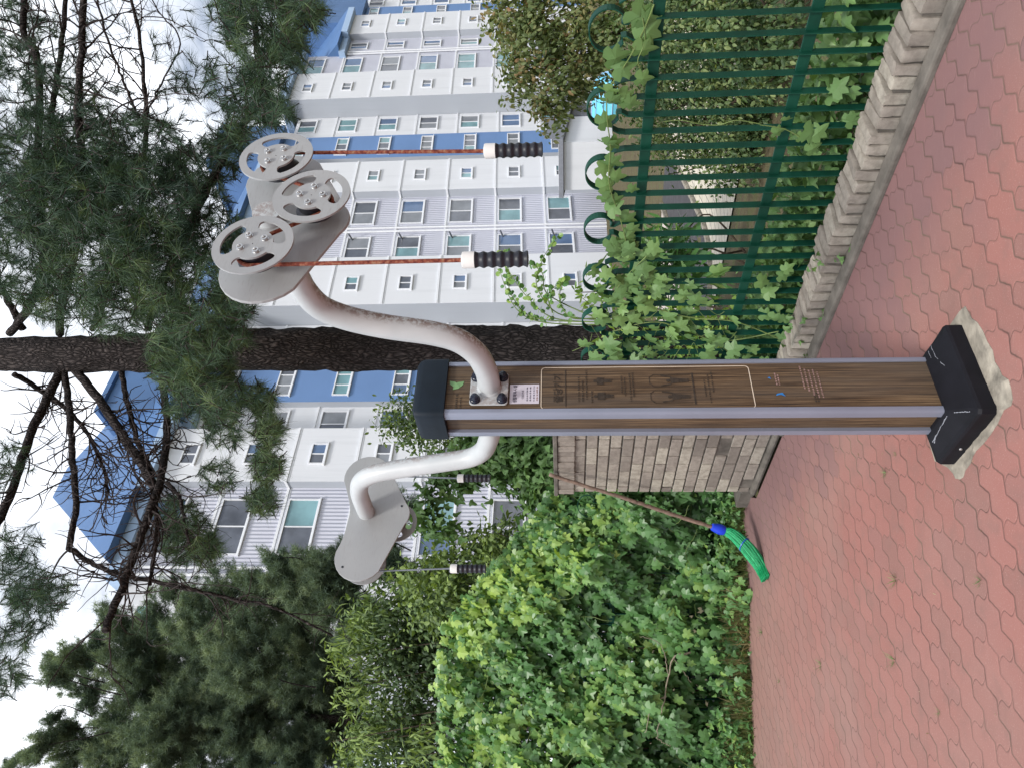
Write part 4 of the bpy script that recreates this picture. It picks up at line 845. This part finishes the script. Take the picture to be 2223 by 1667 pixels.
# conifers on the left
def conifer(label, y0, Y, clumps, ztop, n, seed):
    b = base_at(1100, y0, Y); t = thing('conifer_tree', label, 'conifer', b, 'conifers beyond the creeper hedge')
    mb = MB(); tp_ = [b + np.array((.05 * math.sin(z), 0, z)) for z in np.linspace(-.1, ztop, 16)]; mb.tube(tp_, np.linspace(.17, .03, 16), 8); mb.build('trunk', 'bark', t, smooth=True)
    br = MB(); pos, yd, nr, tn, sc = [], [], [], [], []; tot = sum(c[2] ** 2 for c in clumps)
    for x, y, r in clumps:
        dY = rng.normal(0, .7); c = P(x, y, Y + dY); R_ = r * (Y + dY) / FPX; m = int(n * r * r / tot)
        h0 = np.clip(c[2] - abs(c[0] - b[0]) * .45 - .2, .4, ztop - .2); q_ = c + (b + (0, 0, h0) - c) * rng.uniform(.25, .5); br.tube(spline([q_, (q_ + c) * .5 + rng.normal(0, .1, 3), c], 9), np.linspace(.014, .005, 9), 4)
        k = max(3, int(m / 26)); sub = c + rdir(k) * R_ * (rng.random((k, 1)) ** .4) * (1.08, .9, 1.); sd = unit(sub - c + np.array((0, -.1, .55)) * R_ + (c - b) * (1, 1, 0) * .25); st = rng.normal(0, .13, k)
        i = np.repeat(np.arange(k), 26); al = rng.uniform(-.26, .10, len(i))[:, None]; p = sub[i] + sd[i] * al + rng.normal(0, .035, (len(i), 3)) + np.array((0, 0, -.05)) * np.abs(al)
        pos.append(p); yd.append(unit(sd[i] * .8 + rng.normal(0, .55, (len(i), 3)) + np.array((0, 0, .1)))); nr.append(unit(np.array((0, -.5, .8)) + rng.normal(0, .6, (len(i), 3))))
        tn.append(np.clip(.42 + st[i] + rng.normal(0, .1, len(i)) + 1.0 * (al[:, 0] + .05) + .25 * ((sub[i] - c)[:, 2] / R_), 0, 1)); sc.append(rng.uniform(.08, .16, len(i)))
    br.build('branch', 'bark', t, recalc=False)
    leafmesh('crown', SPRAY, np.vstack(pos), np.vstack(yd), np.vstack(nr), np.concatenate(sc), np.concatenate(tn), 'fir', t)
conifer('tall feathery conifer at the far left beyond the creeper hedge', 1570, 13.0, [(130, 1440, 40), (110, 1462, 26), (200, 1400, 50), (160, 1420, 36), (180, 1500, 55), (260, 1360, 45), (280, 1440, 70), (330, 1330, 40), (340, 1400, 70), (330, 1510, 85), (240, 1570, 58), (130, 1590, 40), (80, 1620, 34), (160, 1640, 52), (260, 1640, 75), (430, 1350, 70), (430, 1450, 95), (420, 1570, 95), (520, 1330, 60), (530, 1420, 95), (520, 1530, 100), (520, 1640, 90), (620, 1340, 70), (640, 1440, 95), (640, 1560, 105), (700, 1400, 65), (720, 1490, 85), (740, 1590, 85), (640, 1650, 90), (380, 1650, 80), (410, 1292, 42), (480, 1270, 46), (550, 1265, 42), (40, 1655, 28), (20, 1662, 16), (100, 1555, 20), (230, 1330, 26), (370, 1268, 28), (340, 1585, 80)], 9.5, 62000, 1)
conifer('small narrow-tipped conifer between the tall conifer and the far pulley plate', 1250, 11.5, [(585, 1213, 20), (618, 1228, 28), (655, 1232, 36), (600, 1252, 26), (690, 1215, 24), (700, 1250, 44), (735, 1275, 46), (650, 1285, 48), (720, 1310, 56), (590, 1300, 44), (735, 1195, 20), (760, 1240, 30), (650, 1330, 56), (850, 1060, 10), (870, 1075, 13), (890, 1100, 14), (780, 1350, 60), (850, 1210, 26), (830, 1170, 22), (870, 1235, 30)], 5.2, 17000, 2)

# shrubs beyond the hedge, middle and right
bush(thing('shrub', 'dark mixed-leaf shrub rising behind the creeper hedge under the conifers', 'shrub', base_at(1100, 1500, 9)), OVATE, [(880, 1480, 9, 1.0, .8, .62), (850, 1640, 9, .8, .7, .7), (960, 1560, 8.8, 1.1, .6, .7), (840, 1350, 8.8, .55, .6, .45), (950, 1330, 8.8, .7, .6, .6), (900, 1390, 8.8, .6, .5, .4)], 15000, .072, 'willow', droop=.6, t0=.24, jit=.10, clump=20, tipbright=.42)
bush(thing('shrub', 'light green willow-leaved shrub with drooping tips against the dark conifers', 'shrub', base_at(1100, 1420, 8.4)), LANCE, [(770, 1425, 8.4, .30, .35, .20), (742, 1400, 8.4, .16, .25, .14), (800, 1350, 8.4, .22, .3, .2), (770, 1500, 8.4, .2, .3, .16), (790, 1600, 8.4, .2, .3, .2), (900, 1655, 7.6, .14, .2, .1), (915, 1600, 7.6, .12, .2, .1)], 1300, .12, 'willow', droop=.9, t0=.62, jit=.1)
bush(thing('shrub', 'bright leafy shrub under the far pull handles', 'shrub', base_at(1200, 1230, 8.0)), OVATE, [(1010, 1245, 8, .42, .5, .32), (945, 1295, 8, .38, .45, .36), (1095, 1195, 7.8, .30, .4, .24), (1120, 1280, 7.8, .6, .5, .4), (905, 1245, 8, .10, .2, .24), (1040, 1190, 8, .12, .2, .2)], 5200, .075, 'willow', droop=.4, t0=.6, jit=.08)
iv = thing('climbing_vine', 'dark vine climbing in two hanging strands between post and far pulley plate', 'vine', base_at(1200, 1050, 7.6))
bush(iv, LOBED3, [(1105, 985, 7.6, .34, .4, .36), (1165, 1015, 7.5, .36, .4, .34), (1050, 955, 7.7, .22, .3, .26), (945, 1030, 7.7, .10, .12, .16), (975, 1035, 7.7, .12, .12, .14), (935, 1090, 7.7, .10, .12, .16), (930, 1135, 7.7, .11, .12, .14), (955, 1150, 7.7, .08, .1, .1), (1010, 1010, 7.7, .16, .2, .2), (1190, 990, 7.4, .3, .35, .3), (1190, 1070, 7.4, .2, .25, .2)], 5000, .095, 'vine', droop=.8, t0=.3, jit=.08)
bush(thing('small_tree', 'slender leafy tree whose crown shows just left of the dark post cap', 'tree', base_at(1200, 915, 8.6)), OVATE, [(890, 910, 8.6, .32, .35, .36), (930, 940, 8.6, .34, .35, .3), (860, 925, 8.6, .2, .25, .25), (960, 900, 8.6, .35, .4, .4), (1060, 930, 8.6, .5, .5, .6), (1150, 930, 8.6, .6, .5, .5)], 5200, .06, 'willow', droop=.3, t0=.45, jit=.08, clump=18)
rt_ = thing('mixed_colour_tree', 'drooping green and reddish tree beyond the right end of the fence', 'tree', base_at(1400, -60, 9.2))
bush(rt_, OVATE, [(1130, 40, 9, .5, .55, .42), (1150, 120, 9, .42, .5, .40), (1200, 170, 8.8, .38, .4, .36), (1125, 160, 9, .22, .3, .22), (1240, 60, 9, .6, .5, .45), (1185, 250, 8.8, .13, .2, .24), (1200, 215, 8.8, .24, .3, .26), (1290, 120, 8.8, .42, .4, .4), (1300, 20, 8.8, .55, .5, .45), (1110, 215, 8.9, .09, .15, .12), (1190, 290, 8.8, .06, .1, .12), (1260, 180, 8.8, .2, .25, .2), (1110, 0, 9, .4, .4, .4)], 8200, .075, 'redleaf', droop=.8, t0=.38, jit=.07, stems=22, tipbright=.12, smat='twig')
for lb, sp, n, sz, mt in [('olive hedge shrub with tiny leaves behind the near end of the fence', [(1440, 40, 6.2, .5, .45, .45), (1540, 30, 5.8, .5, .45, .5), (1640, 50, 5.4, .5, .4, .45), (1480, 130, 6.6, .45, .45, .45), (1590, 140, 6.2, .45, .4, .45), (1700, 130, 5.6, .4, .35, .3)], 12000, .042, 'lowshrub'),
                          ('olive hedge shrub with tiny leaves thinning out towards the tiled path', [(1430, 225, 7.2, .45, .4, .36), (1520, 230, 7.0, .45, .4, .45), (1610, 240, 6.6, .45, .35, .42), (1470, 310, 7.4, .32, .3, .26), (1560, 320, 7.0, .35, .3, .32), (1640, 320, 6.6, .35, .3, .26), (1570, 370, 6.9, .2, .2, .2)], 9500, .042, 'lowshrub')]:
    bush(thing('hedge_shrub', lb, 'shrub', base_at(1700, sp[0][1] + 60, sp[0][2]), 'hedge shrubs behind the fence'), OVATE, sp, int(n * .8), sz * 1.15, mt, droop=.6, t0=.36, jit=.07, clump=16, stems=26, cvar=.30)
bush(thing('dark_leaf_plant', 'dark strap-leaved plant seen through the fence beside the tiled path', 'plant', base_at(1500, 575, 6.8)), LANCE, [(1430, 570, 6.8, .22, .25, .3), (1460, 610, 6.6, .3, .25, .3), (1400, 600, 6.8, .22, .2, .2), (1450, 540, 6.8, .15, .2, .2)], 600, .2, 'hedge', droop=.1, t0=.25, jit=.1, stems=3)
bush(thing('yellow_green_shrub', 'yellow green shrub behind the vine at the foot of the pine trunk', 'shrub', base_at(1500, 690, 6.0)), OVATE, [(1310, 650, 6.6, .2, .25, .2), (1420, 700, 6.2, .3, .3, .3), (1520, 720, 5.9, .3, .3, .3), (1620, 690, 5.6, .25, .25, .15)], 900, .07, 'hedge', droop=.4, t0=.72, jit=.08, stems=4)
# sapling shoots beside the trunk
sp_ = thing('sapling', 'thin sapling shoots with small round leaves beside the pine trunk', 'sapling', base_at(1300, 690, 5.6)); mb = MB(); lp, ly, ln_ = [], [], []
for pts in ([(1300, 700), (1200, 690), (1140, 640), (1096, 575)], [(1300, 705), (1180, 700), (1120, 670), (1085, 590)], [(1300, 695), (1210, 680), (1165, 620), (1180, 560), (1212, 512)], [(1290, 690), (1190, 640), (1175, 590), (1120, 560), (1090, 545)], [(1300, 690), (1240, 690), (1215, 650), (1225, 600)], [(1200, 680), (1190, 640), (1220, 612)], [(1300, 700), (1160, 690), (1110, 640), (1105, 600)]):
    p = spline([P(x, y, 5.55 + rng.normal(0, .03)) for x, y in pts], 30); mb.tube(p, np.linspace(.006, .0022, 30), 5)
    for i in range(9, 30):
        for s in (-1, 1):
            if rng.random() < .9:
                d = unit(np.cross(p[min(i + 1, 29)] - p[i - 1], (0, -1, .2)) * s + rng.normal(0, .15, 3)); lp.append(p[i] + d * .006); ly.append(d + unit(p[i] - p[i - 1]) * .5); ln_.append(rng.normal(0, .45, 3) + np.array((0, -.7, .6)))
mb.build('stem', 'stem', sp_); leafmesh('leaves', ROUND, np.array(lp), np.array(ly), np.array(ln_), rng.uniform(.028, .052, len(lp)), np.clip(rng.normal(.62, .18, len(lp)), 0, 1), 'hedge', sp_)

# ------------------------------------------------------------------ creeper hedge on the left
hd = thing('creeper_hedge', 'dense bank of lobed creeper leaves spilling over to the red paving', 'hedge', (-2.2, 6.5, 0))
def htop(x): return np.interp(x, [-4.4, -3.4, -2.35, -1.95, -1.6, -1.3, -1.05, -.8], [2.60, 2.66, 2.62, 2.30, 2.02, 1.80, 1.62, 1.45])
def hsurf(x, f):
    z = f * htop(x); lean = np.interp(f, [0, .3, .7, 1.0], [0, .10, .34, .85]) * np.interp(x, [-2.2, -.9], [1.0, .45])
    y0 = np.interp(x, [-4.4, -3.1, -2.4, -1.6, -1.1, -.8], [6.12, 6.14, 6.2, 6.28, 6.42, 6.62]); w_ = .13 * np.sin(x * 4.1 + z * 3.3) + .11 * np.sin(x * 8.7 - z * 6.1 + 1) + .07 * np.sin(x * 15 + z * 12) + .05 * np.sin(x * 23 - z * 21)
    return np.stack([x, y0 + lean + w_, z], 1)
N = 10500; x = rng.uniform(-4.4, -.82, N); f = rng.uniform(0.02, 1.04, N)
bare = (f * htop(x) < .62 + .12 * np.sin(x * 7)) & (x < -1.85) & (x > -3.0) & (rng.random(N) < .82); bare |= (f * htop(x) < .3) & (rng.random(N) < .55); x, f = x[~bare], f[~bare]; N = len(x)
pos = hsurf(x, f); dpt = rng.exponential(.09, N); pos[:, 1] += dpt - .05 - .10 * (rng.random(N) < .12)
o_ = np.stack([np.zeros(N), -np.interp(f, [0, .5, 1.04], [1, .62, .2]), np.interp(f, [0, .5, 1.04], [.25, .8, 1.0])], 1)
nr = unit(o_ + rng.normal(0, .36, (N, 3)) + np.array((0, 0, .2))); yd = unit(np.stack([-.18 + rng.normal(0, .34, N), -.30 + rng.normal(0, .22, N), -.88 + rng.normal(0, .25, N)], 1))
tint = np.clip(.40 + .14 * np.sin(x * 3.3 + f * 9) + rng.normal(0, .14, N) + .45 * np.clip((f - .55) / .4, 0, 1) * (rng.random(N) < .6) - .12 * np.clip((x + 1.6) / .7, 0, 1), 0, 1)  # lime leaves towards the top; shade beside the pillar is painted into the tint
sz = np.where(rng.random(N) < .3, rng.uniform(.035, .06, N), rng.uniform(.070, .118, N)); big = rng.random(N) < .75
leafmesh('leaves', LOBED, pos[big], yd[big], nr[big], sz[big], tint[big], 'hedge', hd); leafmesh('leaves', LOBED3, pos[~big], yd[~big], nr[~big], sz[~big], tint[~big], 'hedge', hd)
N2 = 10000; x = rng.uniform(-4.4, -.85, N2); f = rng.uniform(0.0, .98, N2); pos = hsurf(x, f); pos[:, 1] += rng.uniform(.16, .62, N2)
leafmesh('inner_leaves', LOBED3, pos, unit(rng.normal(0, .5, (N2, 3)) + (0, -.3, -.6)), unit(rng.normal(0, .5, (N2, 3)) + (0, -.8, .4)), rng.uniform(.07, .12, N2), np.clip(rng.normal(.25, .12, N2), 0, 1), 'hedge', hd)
mb = MB()
for _ in range(46):     # young runners, tendrils and stems
    xx = rng.uniform(-4.2, -1.0); ff = rng.uniform(.15, 1.0); p0 = hsurf(np.array([xx]), np.array([ff]))[0] + (0, -.06, 0); pts = [p0]; d = unit(np.array((rng.normal(), -.3, rng.normal(.2, .8))))
    for _k in range(7): d = unit(d + rng.normal(0, .35, 3) + (0, -.02, -.12)); pts.append(pts[-1] + d * rng.uniform(.04, .10))
    mb.tube(spline(pts, 20), np.linspace(.0032, .0014, 20), 4)
mb.build('runner', 'stem', hd, recalc=False)
mb = MB()
for _ in range(60):
    xx = rng.uniform(-4.2, -1.0); p0 = np.array((xx, 6.75 + rng.normal(0, .12), -.05)); p1 = hsurf(np.array([xx + rng.normal(0, .3)]), np.array([rng.uniform(.4, .95)]))[0] + (0, .15, 0)
    mb.tube(spline([p0, (p0 + p1) / 2 + rng.normal(0, .1, 3), p1], 10), [.006] * 10, 4)
mb.build('stem', 'shrubstem', hd, recalc=False)
# dead branch and grass at its foot
db = thing('dead_branch', 'pale dead branch lying at the foot of the creeper hedge', 'dead branch', G(1540, 1480))
mb = MB()
for pts, r0 in (([(1500, 1415, .42), (1462, 1428, .5), (1450, 1470, .48), (1445, 1510, .44), (1432, 1560, .42), (1425, 1600, .34)], .013), ([(1450, 1460, .5), (1435, 1400, .52), (1390, 1380, .6)], .007), ([(1445, 1510, .44), (1415, 1530, .42), (1402, 1590, .3)], .009), ([(1425, 1600, .34), (1455, 1620, .25)], .007), ([(1462, 1428, .5), (1500, 1480, .38)], .005)):
    p = spline([P(a, b_, 6.02 + c * .1) for a, b_, c in pts], 24); p += rng.normal(0, .004, p.shape); mb.tube(p, np.linspace(r0, r0 * .5, 24) * .62, 6)
mb.build('wood', 'deadwood', db, smooth=True)
GB = (np.array([(-.02, 0, 0), (.02, 0, 0), (.013, .5, .05), (0, 1, .22), (-.013, .5, .05)]), np.array([(0, 1, 2), (0, 2, 4), (4, 2, 3)]))
def grass_patch(name, label, xy, size, mat='grass', t0=.45, ts=.25, kind='stuff'):
    N = len(xy); pos = np.column_stack([xy, gh(xy[:, 0], xy[:, 1]).clip(-.03, 0)]) if xy.shape[1] == 2 else xy
    o = leafmesh(name, GB, pos, unit(rng.normal(0, .38, (N, 3)) + (0, -.1, .9)), unit(rng.normal(0, .6, (N, 3)) + (0, -.8, .1)), size * rng.uniform(.5, 1.3, N), np.clip(rng.normal(t0, ts, N), 0, 1), mat); tag(o, label, 'grass', None, kind); return o
edge = lambda x: np.interp(x, [-4.4, -3.1, -2.4, -1.6, -1.1, -.8], [6.06, 6.1, 6.17, 6.25, 6.32, 6.42])
cx_ = rng.uniform(-4.4, -.85, 210); k = rng.integers(0, 210, 6500); xe = cx_[k] + rng.normal(0, .05, 6500); ye = edge(xe) + (np.abs(rng.normal(0, .10, 210)) - .10 * rng.random(210))[k] + rng.normal(0, .03, 6500)
grass_patch('grass', 'ragged grass and weeds along the edge of the red paving', np.column_stack([xe, ye]), .15, t0=.42)
k = rng.integers(0, 210, 2600); xw = cx_[k] + .1 + rng.normal(0, .07, 2600); yw_ = edge(xw) + rng.normal(.05, .08, 2600); pw_ = np.column_stack([xw, yw_, np.abs(rng.normal(.0, .13, 2600))])
o = leafmesh('weeds', LOBED3, pw_, unit(rng.normal(0, .6, (2600, 3)) + (0, -.4, -.2)), unit(rng.normal(0, .4, (2600, 3)) + (0, -.6, .8)), rng.uniform(.03, .075, 2600), np.clip(rng.normal(.42, .2, 2600), 0, 1), 'hedge'); tag(o, 'low leafy weeds spreading onto the red paving edge', 'weeds', None, 'stuff')
xe = rng.uniform(-3.4, -1.7, 1500); grass_patch('dry_grass', 'straw coloured dry stalks under the creeper hedge', np.column_stack([xe, rng.uniform(6.12, 6.35, 1500)]), .24, t0=.85, ts=.12)
xy = rng.uniform((-2, 7.5), (16, 26), (30000, 2)); uq = (xy - q0[:2]) @ (-nq[:2]); keep = ((uq < -2.1) | (uq > 4.7)) & ((xy - FO[:2]) @ FN[:2] > .6); xy = xy[keep]
o = leafmesh('lawn', GB, np.column_stack([xy, gh(xy[:, 0], xy[:, 1])]), unit(rng.normal(0, .4, (len(xy), 3)) + (0, 0, .9)), unit(rng.normal(0, .6, (len(xy), 3)) + (0, -.8, .1)), .24 * rng.uniform(.5, 1.3, len(xy)), np.clip(rng.normal(.5, .2, len(xy)), 0, 1), 'grass'); tag(o, 'rough grass beyond the tiled path', 'grass', None, 'stuff')

# ------------------------------------------------------------------ vine on the right-hand fence
vn = thing('fence_vine', 'large pale lobed vine leaves climbing over the green fence', 'vine', FW(1.7, .3, 0))
def vleaf(name, s, m, z, size, t0=.5, face=.75, n_=None, sd=.5):
    N = len(s); pos = np.array([FW(a, b, c) for a, b, c in zip(s, m, z)]); nr = unit(-FN * face + np.array((0, 0, .5)) + rng.normal(0, .32, (N, 3))); yd = unit(FD * rng.normal(0, sd, (N, 1)) + np.array((0, 0, -.8)) - FN * .25 + rng.normal(0, .2, (N, 3)))
    leafmesh(name, LOBED, pos, yd, nr, size, np.clip(rng.normal(t0, .14, N), 0, 1), 'vine', vn)
N = 205; s = rng.triangular(1.5, 2.3, 2.75, N); z = rng.uniform(.15, 1.38, N) * np.interp(s, [1.35, 1.7, 2.2], [.4, .95, 1.03]); vleaf('leaves', s, .285 - rng.uniform(0, .14, N), z, rng.uniform(.06, .122, N), .5)
s = np.concatenate([rng.uniform(1.0, 1.9, 40), rng.uniform(1.25, 1.75, 26)]); z = np.concatenate([rng.normal(1.17, .09, 40), rng.normal(.85, .25, 26)]); vleaf('leaves', s, .27 - rng.uniform(0, .05, len(s)), z, rng.uniform(.07, .12, len(s)), .6)
tl_ = [(1385, 22, .13), (1400, 45, .10), (1405, 88, .13), (1390, 108, .12), (1330, 132, .12), (1345, 152, .12), (1360, 148, .08), (1395, 172, .09), (1322, 190, .11), (1325, 212, .11), (1355, 205, .11), (1368, 222, .09), (1312, 272, .10), (1318, 305, .11), (1330, 318, .10), (1325, 348, .12), (1310, 362, .10), (1335, 385, .10), (1312, 410, .11), (1318, 425, .10), (1335, 440, .09), (1330, 460, .11), (1355, 470, .13), (1372, 495, .10), (1365, 520, .10), (1340, 535, .10), (1405, 545, .12), (1420, 560, .10), (1350, 560, .09), (1400, 600, .11), (1412, 612, .10), (1355, 615, .12), (1360, 640, .11), (1310, 640, .10), (1375, 410, .07), (1820, 205, .10), (1860, 190, .09), (1850, 260, .10), (1760, 285, .11), (1775, 300, .10), (1850, 268, .09), (1745, 300, .07), (1710, 262, .06), (1690, 290, .07), (1655, 610, .10), (1700, 600, .09), (1712, 590, .08), (1668, 640, .10), (1765, 330, .08)]
pos = np.array([PL(a, b_, FW(0, .25, 0), FN) for a, b_, c in tl_]); N = len(pos); leafmesh('leaves', LOBED, pos + np.array((0, 0, .03)), unit(np.outer(rng.normal(0, .5, N), FD) + (0, 0, -.8)), unit(-FN * .8 + np.array((0, 0, .45)) + rng.normal(0, .25, (N, 3))), np.array([c for *_, c in tl_]) * .95, np.clip(rng.normal(.55, .1, N), 0, 1), 'vine', vn)
small = [(1892, 488, .045), (1862, 532, .045), (1828, 562, .05), (1815, 570, .045), (1832, 680, .05), (1803, 700, .05), (1775, 575, .05), (1762, 590, .05), (1770, 560, .05), (1742, 695, .05), (1735, 745, .05), (1745, 770, .04), (1712, 700, .06), (1705, 720, .07), (1690, 745, .06)]
pos = np.array([PL(a, b_, FW(0, .06, 0), FN) for a, b_, c in small]); pos[:, 2] = np.maximum(pos[:, 2], .03); p3 = np.repeat(pos, 3, 0) + rng.normal(0, .012, (3 * len(pos), 3)); N = len(p3)
leafmesh('leaves', LOBED3, p3, unit(rng.normal(0, .6, (N, 3)) + (0, 0, -.3)), unit(-FN * .6 + np.array((0, 0, .8)) + rng.normal(0, .3, (N, 3))), np.repeat([c for *_, c in small], 3) * .7, np.clip(rng.normal(.5, .15, N), 0, 1), 'vine', vn)
mb = MB()
def runner(pts, r=.0022): mb.tube(spline([PL(a, b_, FW(0, .25, 0), FN) for a, b_ in pts], 40), r, 5)
runner([(1420, 10), (1400, 60), (1370, 120), (1345, 160), (1320, 200), (1318, 260), (1325, 320), (1322, 400), (1345, 470), (1360, 530)], .003)
runner([(1650, 270), (1600, 262), (1560, 272), (1520, 270), (1480, 262), (1440, 265)]); runner([(1390, 150), (1385, 130), (1400, 90), (1395, 40)]); runner([(1740, 300), (1700, 280), (1650, 272)])
runner([(1330, 640), (1360, 600), (1400, 560), (1420, 540)], .003); runner([(1700, 740), (1600, 700), (1500, 690), (1400, 670), (1300, 700)], .004); runner([(1690, 720), (1560, 740), (1430, 700), (1330, 720)], .004)
runner([(1585, 770), (1560, 745), (1540, 730)], .0015); runner([(1935, 395), (1920, 425), (1890, 430), (1860, 420)], .002)
for _ in range(30):
    a, b_ = rng.uniform(1270, 1620), rng.uniform(660, 780); runner([(a, b_), (a - rng.uniform(5, 30), b_ - rng.uniform(-20, 25)), (a - rng.uniform(20, 60), b_ - rng.uniform(-30, 40))], .0016)
mb.build('runner', 'stem', vn, recalc=False)
# ground cover between wall and fence and just beyond
s = rng.uniform(-.9, 2.6, 2300); m = .33 + np.abs(rng.normal(0, .28, 2300)); pos = np.array([FW(a, b_, 0) for a, b_ in zip(s, m)]); pos[:, 2] = gh(pos[:, 0], pos[:, 1]) + rng.uniform(0, .42, 2300) * np.exp(-((m - .45) / .45) ** 2)
mb = MB(); N = 2300; h1 = rng.random(N) < .6; nrr = unit(-FN * .45 + np.array((0, 0, .8)) + rng.normal(0, .4, (N, 3))); ydd = unit(-FN * .5 + np.array((0, 0, -.35)) + rng.normal(0, .5, (N, 3))); tn = np.clip(rng.normal(.42, .2, N), 0, 1)
scatter(mb, LOBED, pos[h1], ydd[h1], nrr[h1], rng.uniform(.05, .10, h1.sum()), tn[h1]); scatter(mb, OVATE, pos[~h1], ydd[~h1] + np.array((0, 0, .3)), nrr[~h1], rng.uniform(.04, .09, (~h1).sum()), np.clip(tn[~h1] + .15, 0, 1)); o = mb.build('ground_cover', 'vine', recalc=False); tag(o, 'tangled leafy ground cover behind the low brick wall', 'ground cover', None, 'stuff')

# ------------------------------------------------------------------ broom, weeds, litter
br_top, br_fer = P(1192, 1029, 5.56), P(1556, 1146, 5.80)
bt = G(1664, 1262, .02)
bm_ = thing('broom', 'garden broom with green plastic bristles leaning on the brick pillar', 'broom', G(1664, 1262))
mb = MB(); p = spline([br_top, (br_top * .6 + br_fer * .4) + np.array((.0, -.01, -.012)), (br_top * .3 + br_fer * .7) + np.array((.0, 0, .004)), br_fer + unit(br_fer - br_top) * .04], 40); p += rng.normal(0, .0012, p.shape); rr = np.linspace(.0135, .0155, 40) * (1 + rng.normal(0, .06, 40)); mb.tube(p, rr, 10); mb.build('stick', 'stick', bm_, smooth=True)
axb = unit(br_fer - br_top); mb = MB(); mb.lathe([(.018, -.045), (.027, -.04), (.034, -.015), (.040, .015), (.041, .035), (.036, .06), (.026, .063), (.0, .063)], br_fer, axb, 20); mb.build('ferrule', 'blue_plastic', bm_, smooth='auto')
b0_ = br_fer + axb * .05; b3 = bt; b1 = b0_ + axb * .17; cvec = unit(b3 - b0_)
ctrl = [b0_, P(1590, 1158, 5.79), P(1617, 1183, 5.75), P(1640, 1212, 5.70), P(1655, 1236, 5.66), G(1664, 1258, .03)]
mid = spline(ctrl, 24); mb = MB()
nb = 190; sidev = unit(np.cross(mid[-1] - mid[0], (0, -1, .3))); dv = unit(np.cross(sidev, mid[-1] - mid[0]))
for i in range(nb):
    a = rng.uniform(0, 2 * math.pi); q = math.sqrt(rng.random()); ox, oy = q * math.cos(a), q * math.sin(a); ln_q = rng.uniform(.93, 1.0)
    k_ = int(24 * ln_q); tt_ = np.linspace(0, 1, 24)[:k_]; wdt = np.interp(tt_, [0, .15, .5, 1], [.026, .040, .054, .040]); mb.tube(mid[:k_] + sidev * (ox * wdt)[:, None] + dv * (oy * wdt * .8)[:, None] + rng.normal(0, .0008, (k_, 3)), .0036, 4)
mb.build('bristles', 'green_plastic', bm_, smooth=True)
mb = MB(); k_ = 9; c_ = mid[k_]; tgt = unit(mid[k_ + 1] - mid[k_ - 1]); mb.tube([c_ + sidev * .054 * math.cos(a) + dv * .046 * math.sin(a) + tgt * .012 * math.cos(a) for a in np.linspace(0, 2 * math.pi, 20, endpoint=False)], .0035, 5, closed=True); mb.build('binding', 'blue_plastic', bm_)
wl = ['tiny weed tuft in the paving', 'tiny weed tuft']
for i, (x, y, h, lb) in enumerate([(1942, 1258, .035, 'bright weed tuft in a paving joint in front of the broom'), (1923, 1026, .022, 'small weed sprig in the paving joint left of the base cover'), (1782, 1442, .03, 'weed tuft in the paving halfway to the hedge on the left'), (1940, 1432, .03, 'olive weed tuft left of the bright one in the paving'), (2127, 1259, .022, 'dark green weed tuft nearest the camera'), (1692, 1476, .02, 'faint weed tuft close to the hedge edge'), (1654, 1372, .03, 'weed tuft beside the hedge edge left of the broom head'), (2040, 1545, .015, 'weakest weed sprig near the photo corner'), (1945, 985, .012, 'minute moss sprig beside the post in a joint')]):
    b_ = G(x, y, .0); w = 26; a = rng.uniform(0, 6.28, w); mb = MB(); scatter(mb, GB, b_ + np.column_stack([np.cos(a), np.sin(a), 0 * a]) * rng.uniform(0, h * .7, w)[:, None], np.column_stack([np.cos(a), np.sin(a), rng.uniform(.2, 1.0, w)]), np.column_stack([-np.cos(a) * .3, -np.sin(a) * .3, 1 + 0 * a]), h * rng.uniform(.9, 1.9, w), np.clip(rng.normal(.42, .2, w), 0, 1)); o = mb.build('weed_tuft', 'vine', origin=b_, recalc=False); tag(o, lb, 'weed', 'weeds growing in the paving joints')
N = 420; x = rng.uniform(-3.6, .3, N); y = 2.3 + 3.7 * rng.random(N) ** .55; ok = (x - FO[0]) * FN[0] + (y - FO[1]) * FN[1] < -.05; x, y = x[ok], y[ok]; N = len(x)
o = leafmesh('litter', LANCE, np.column_stack([x, y, np.full(N, .003)]), np.column_stack([rng.normal(0, 1, N), rng.normal(0, 1, N), rng.normal(0, .05, N)]), np.array((0, 0, 1)) + rng.normal(0, .12, (N, 3)), rng.uniform(.006, .028, N), rng.random(N), 'dry'); tag(o, 'dry leaf crumbs and pine litter scattered over the red paving', 'litter', None, 'stuff')

for o in bpy.data.objects:      # fine growth nobody could count
    if o.parent is not None and o.name.split('.')[0] in ('runner', 'twig', 'shoot', 'stem') or (o.name.startswith('branch') and o.parent is not None and o.parent.name.startswith('conifer')): o['kind'] = 'stuff'
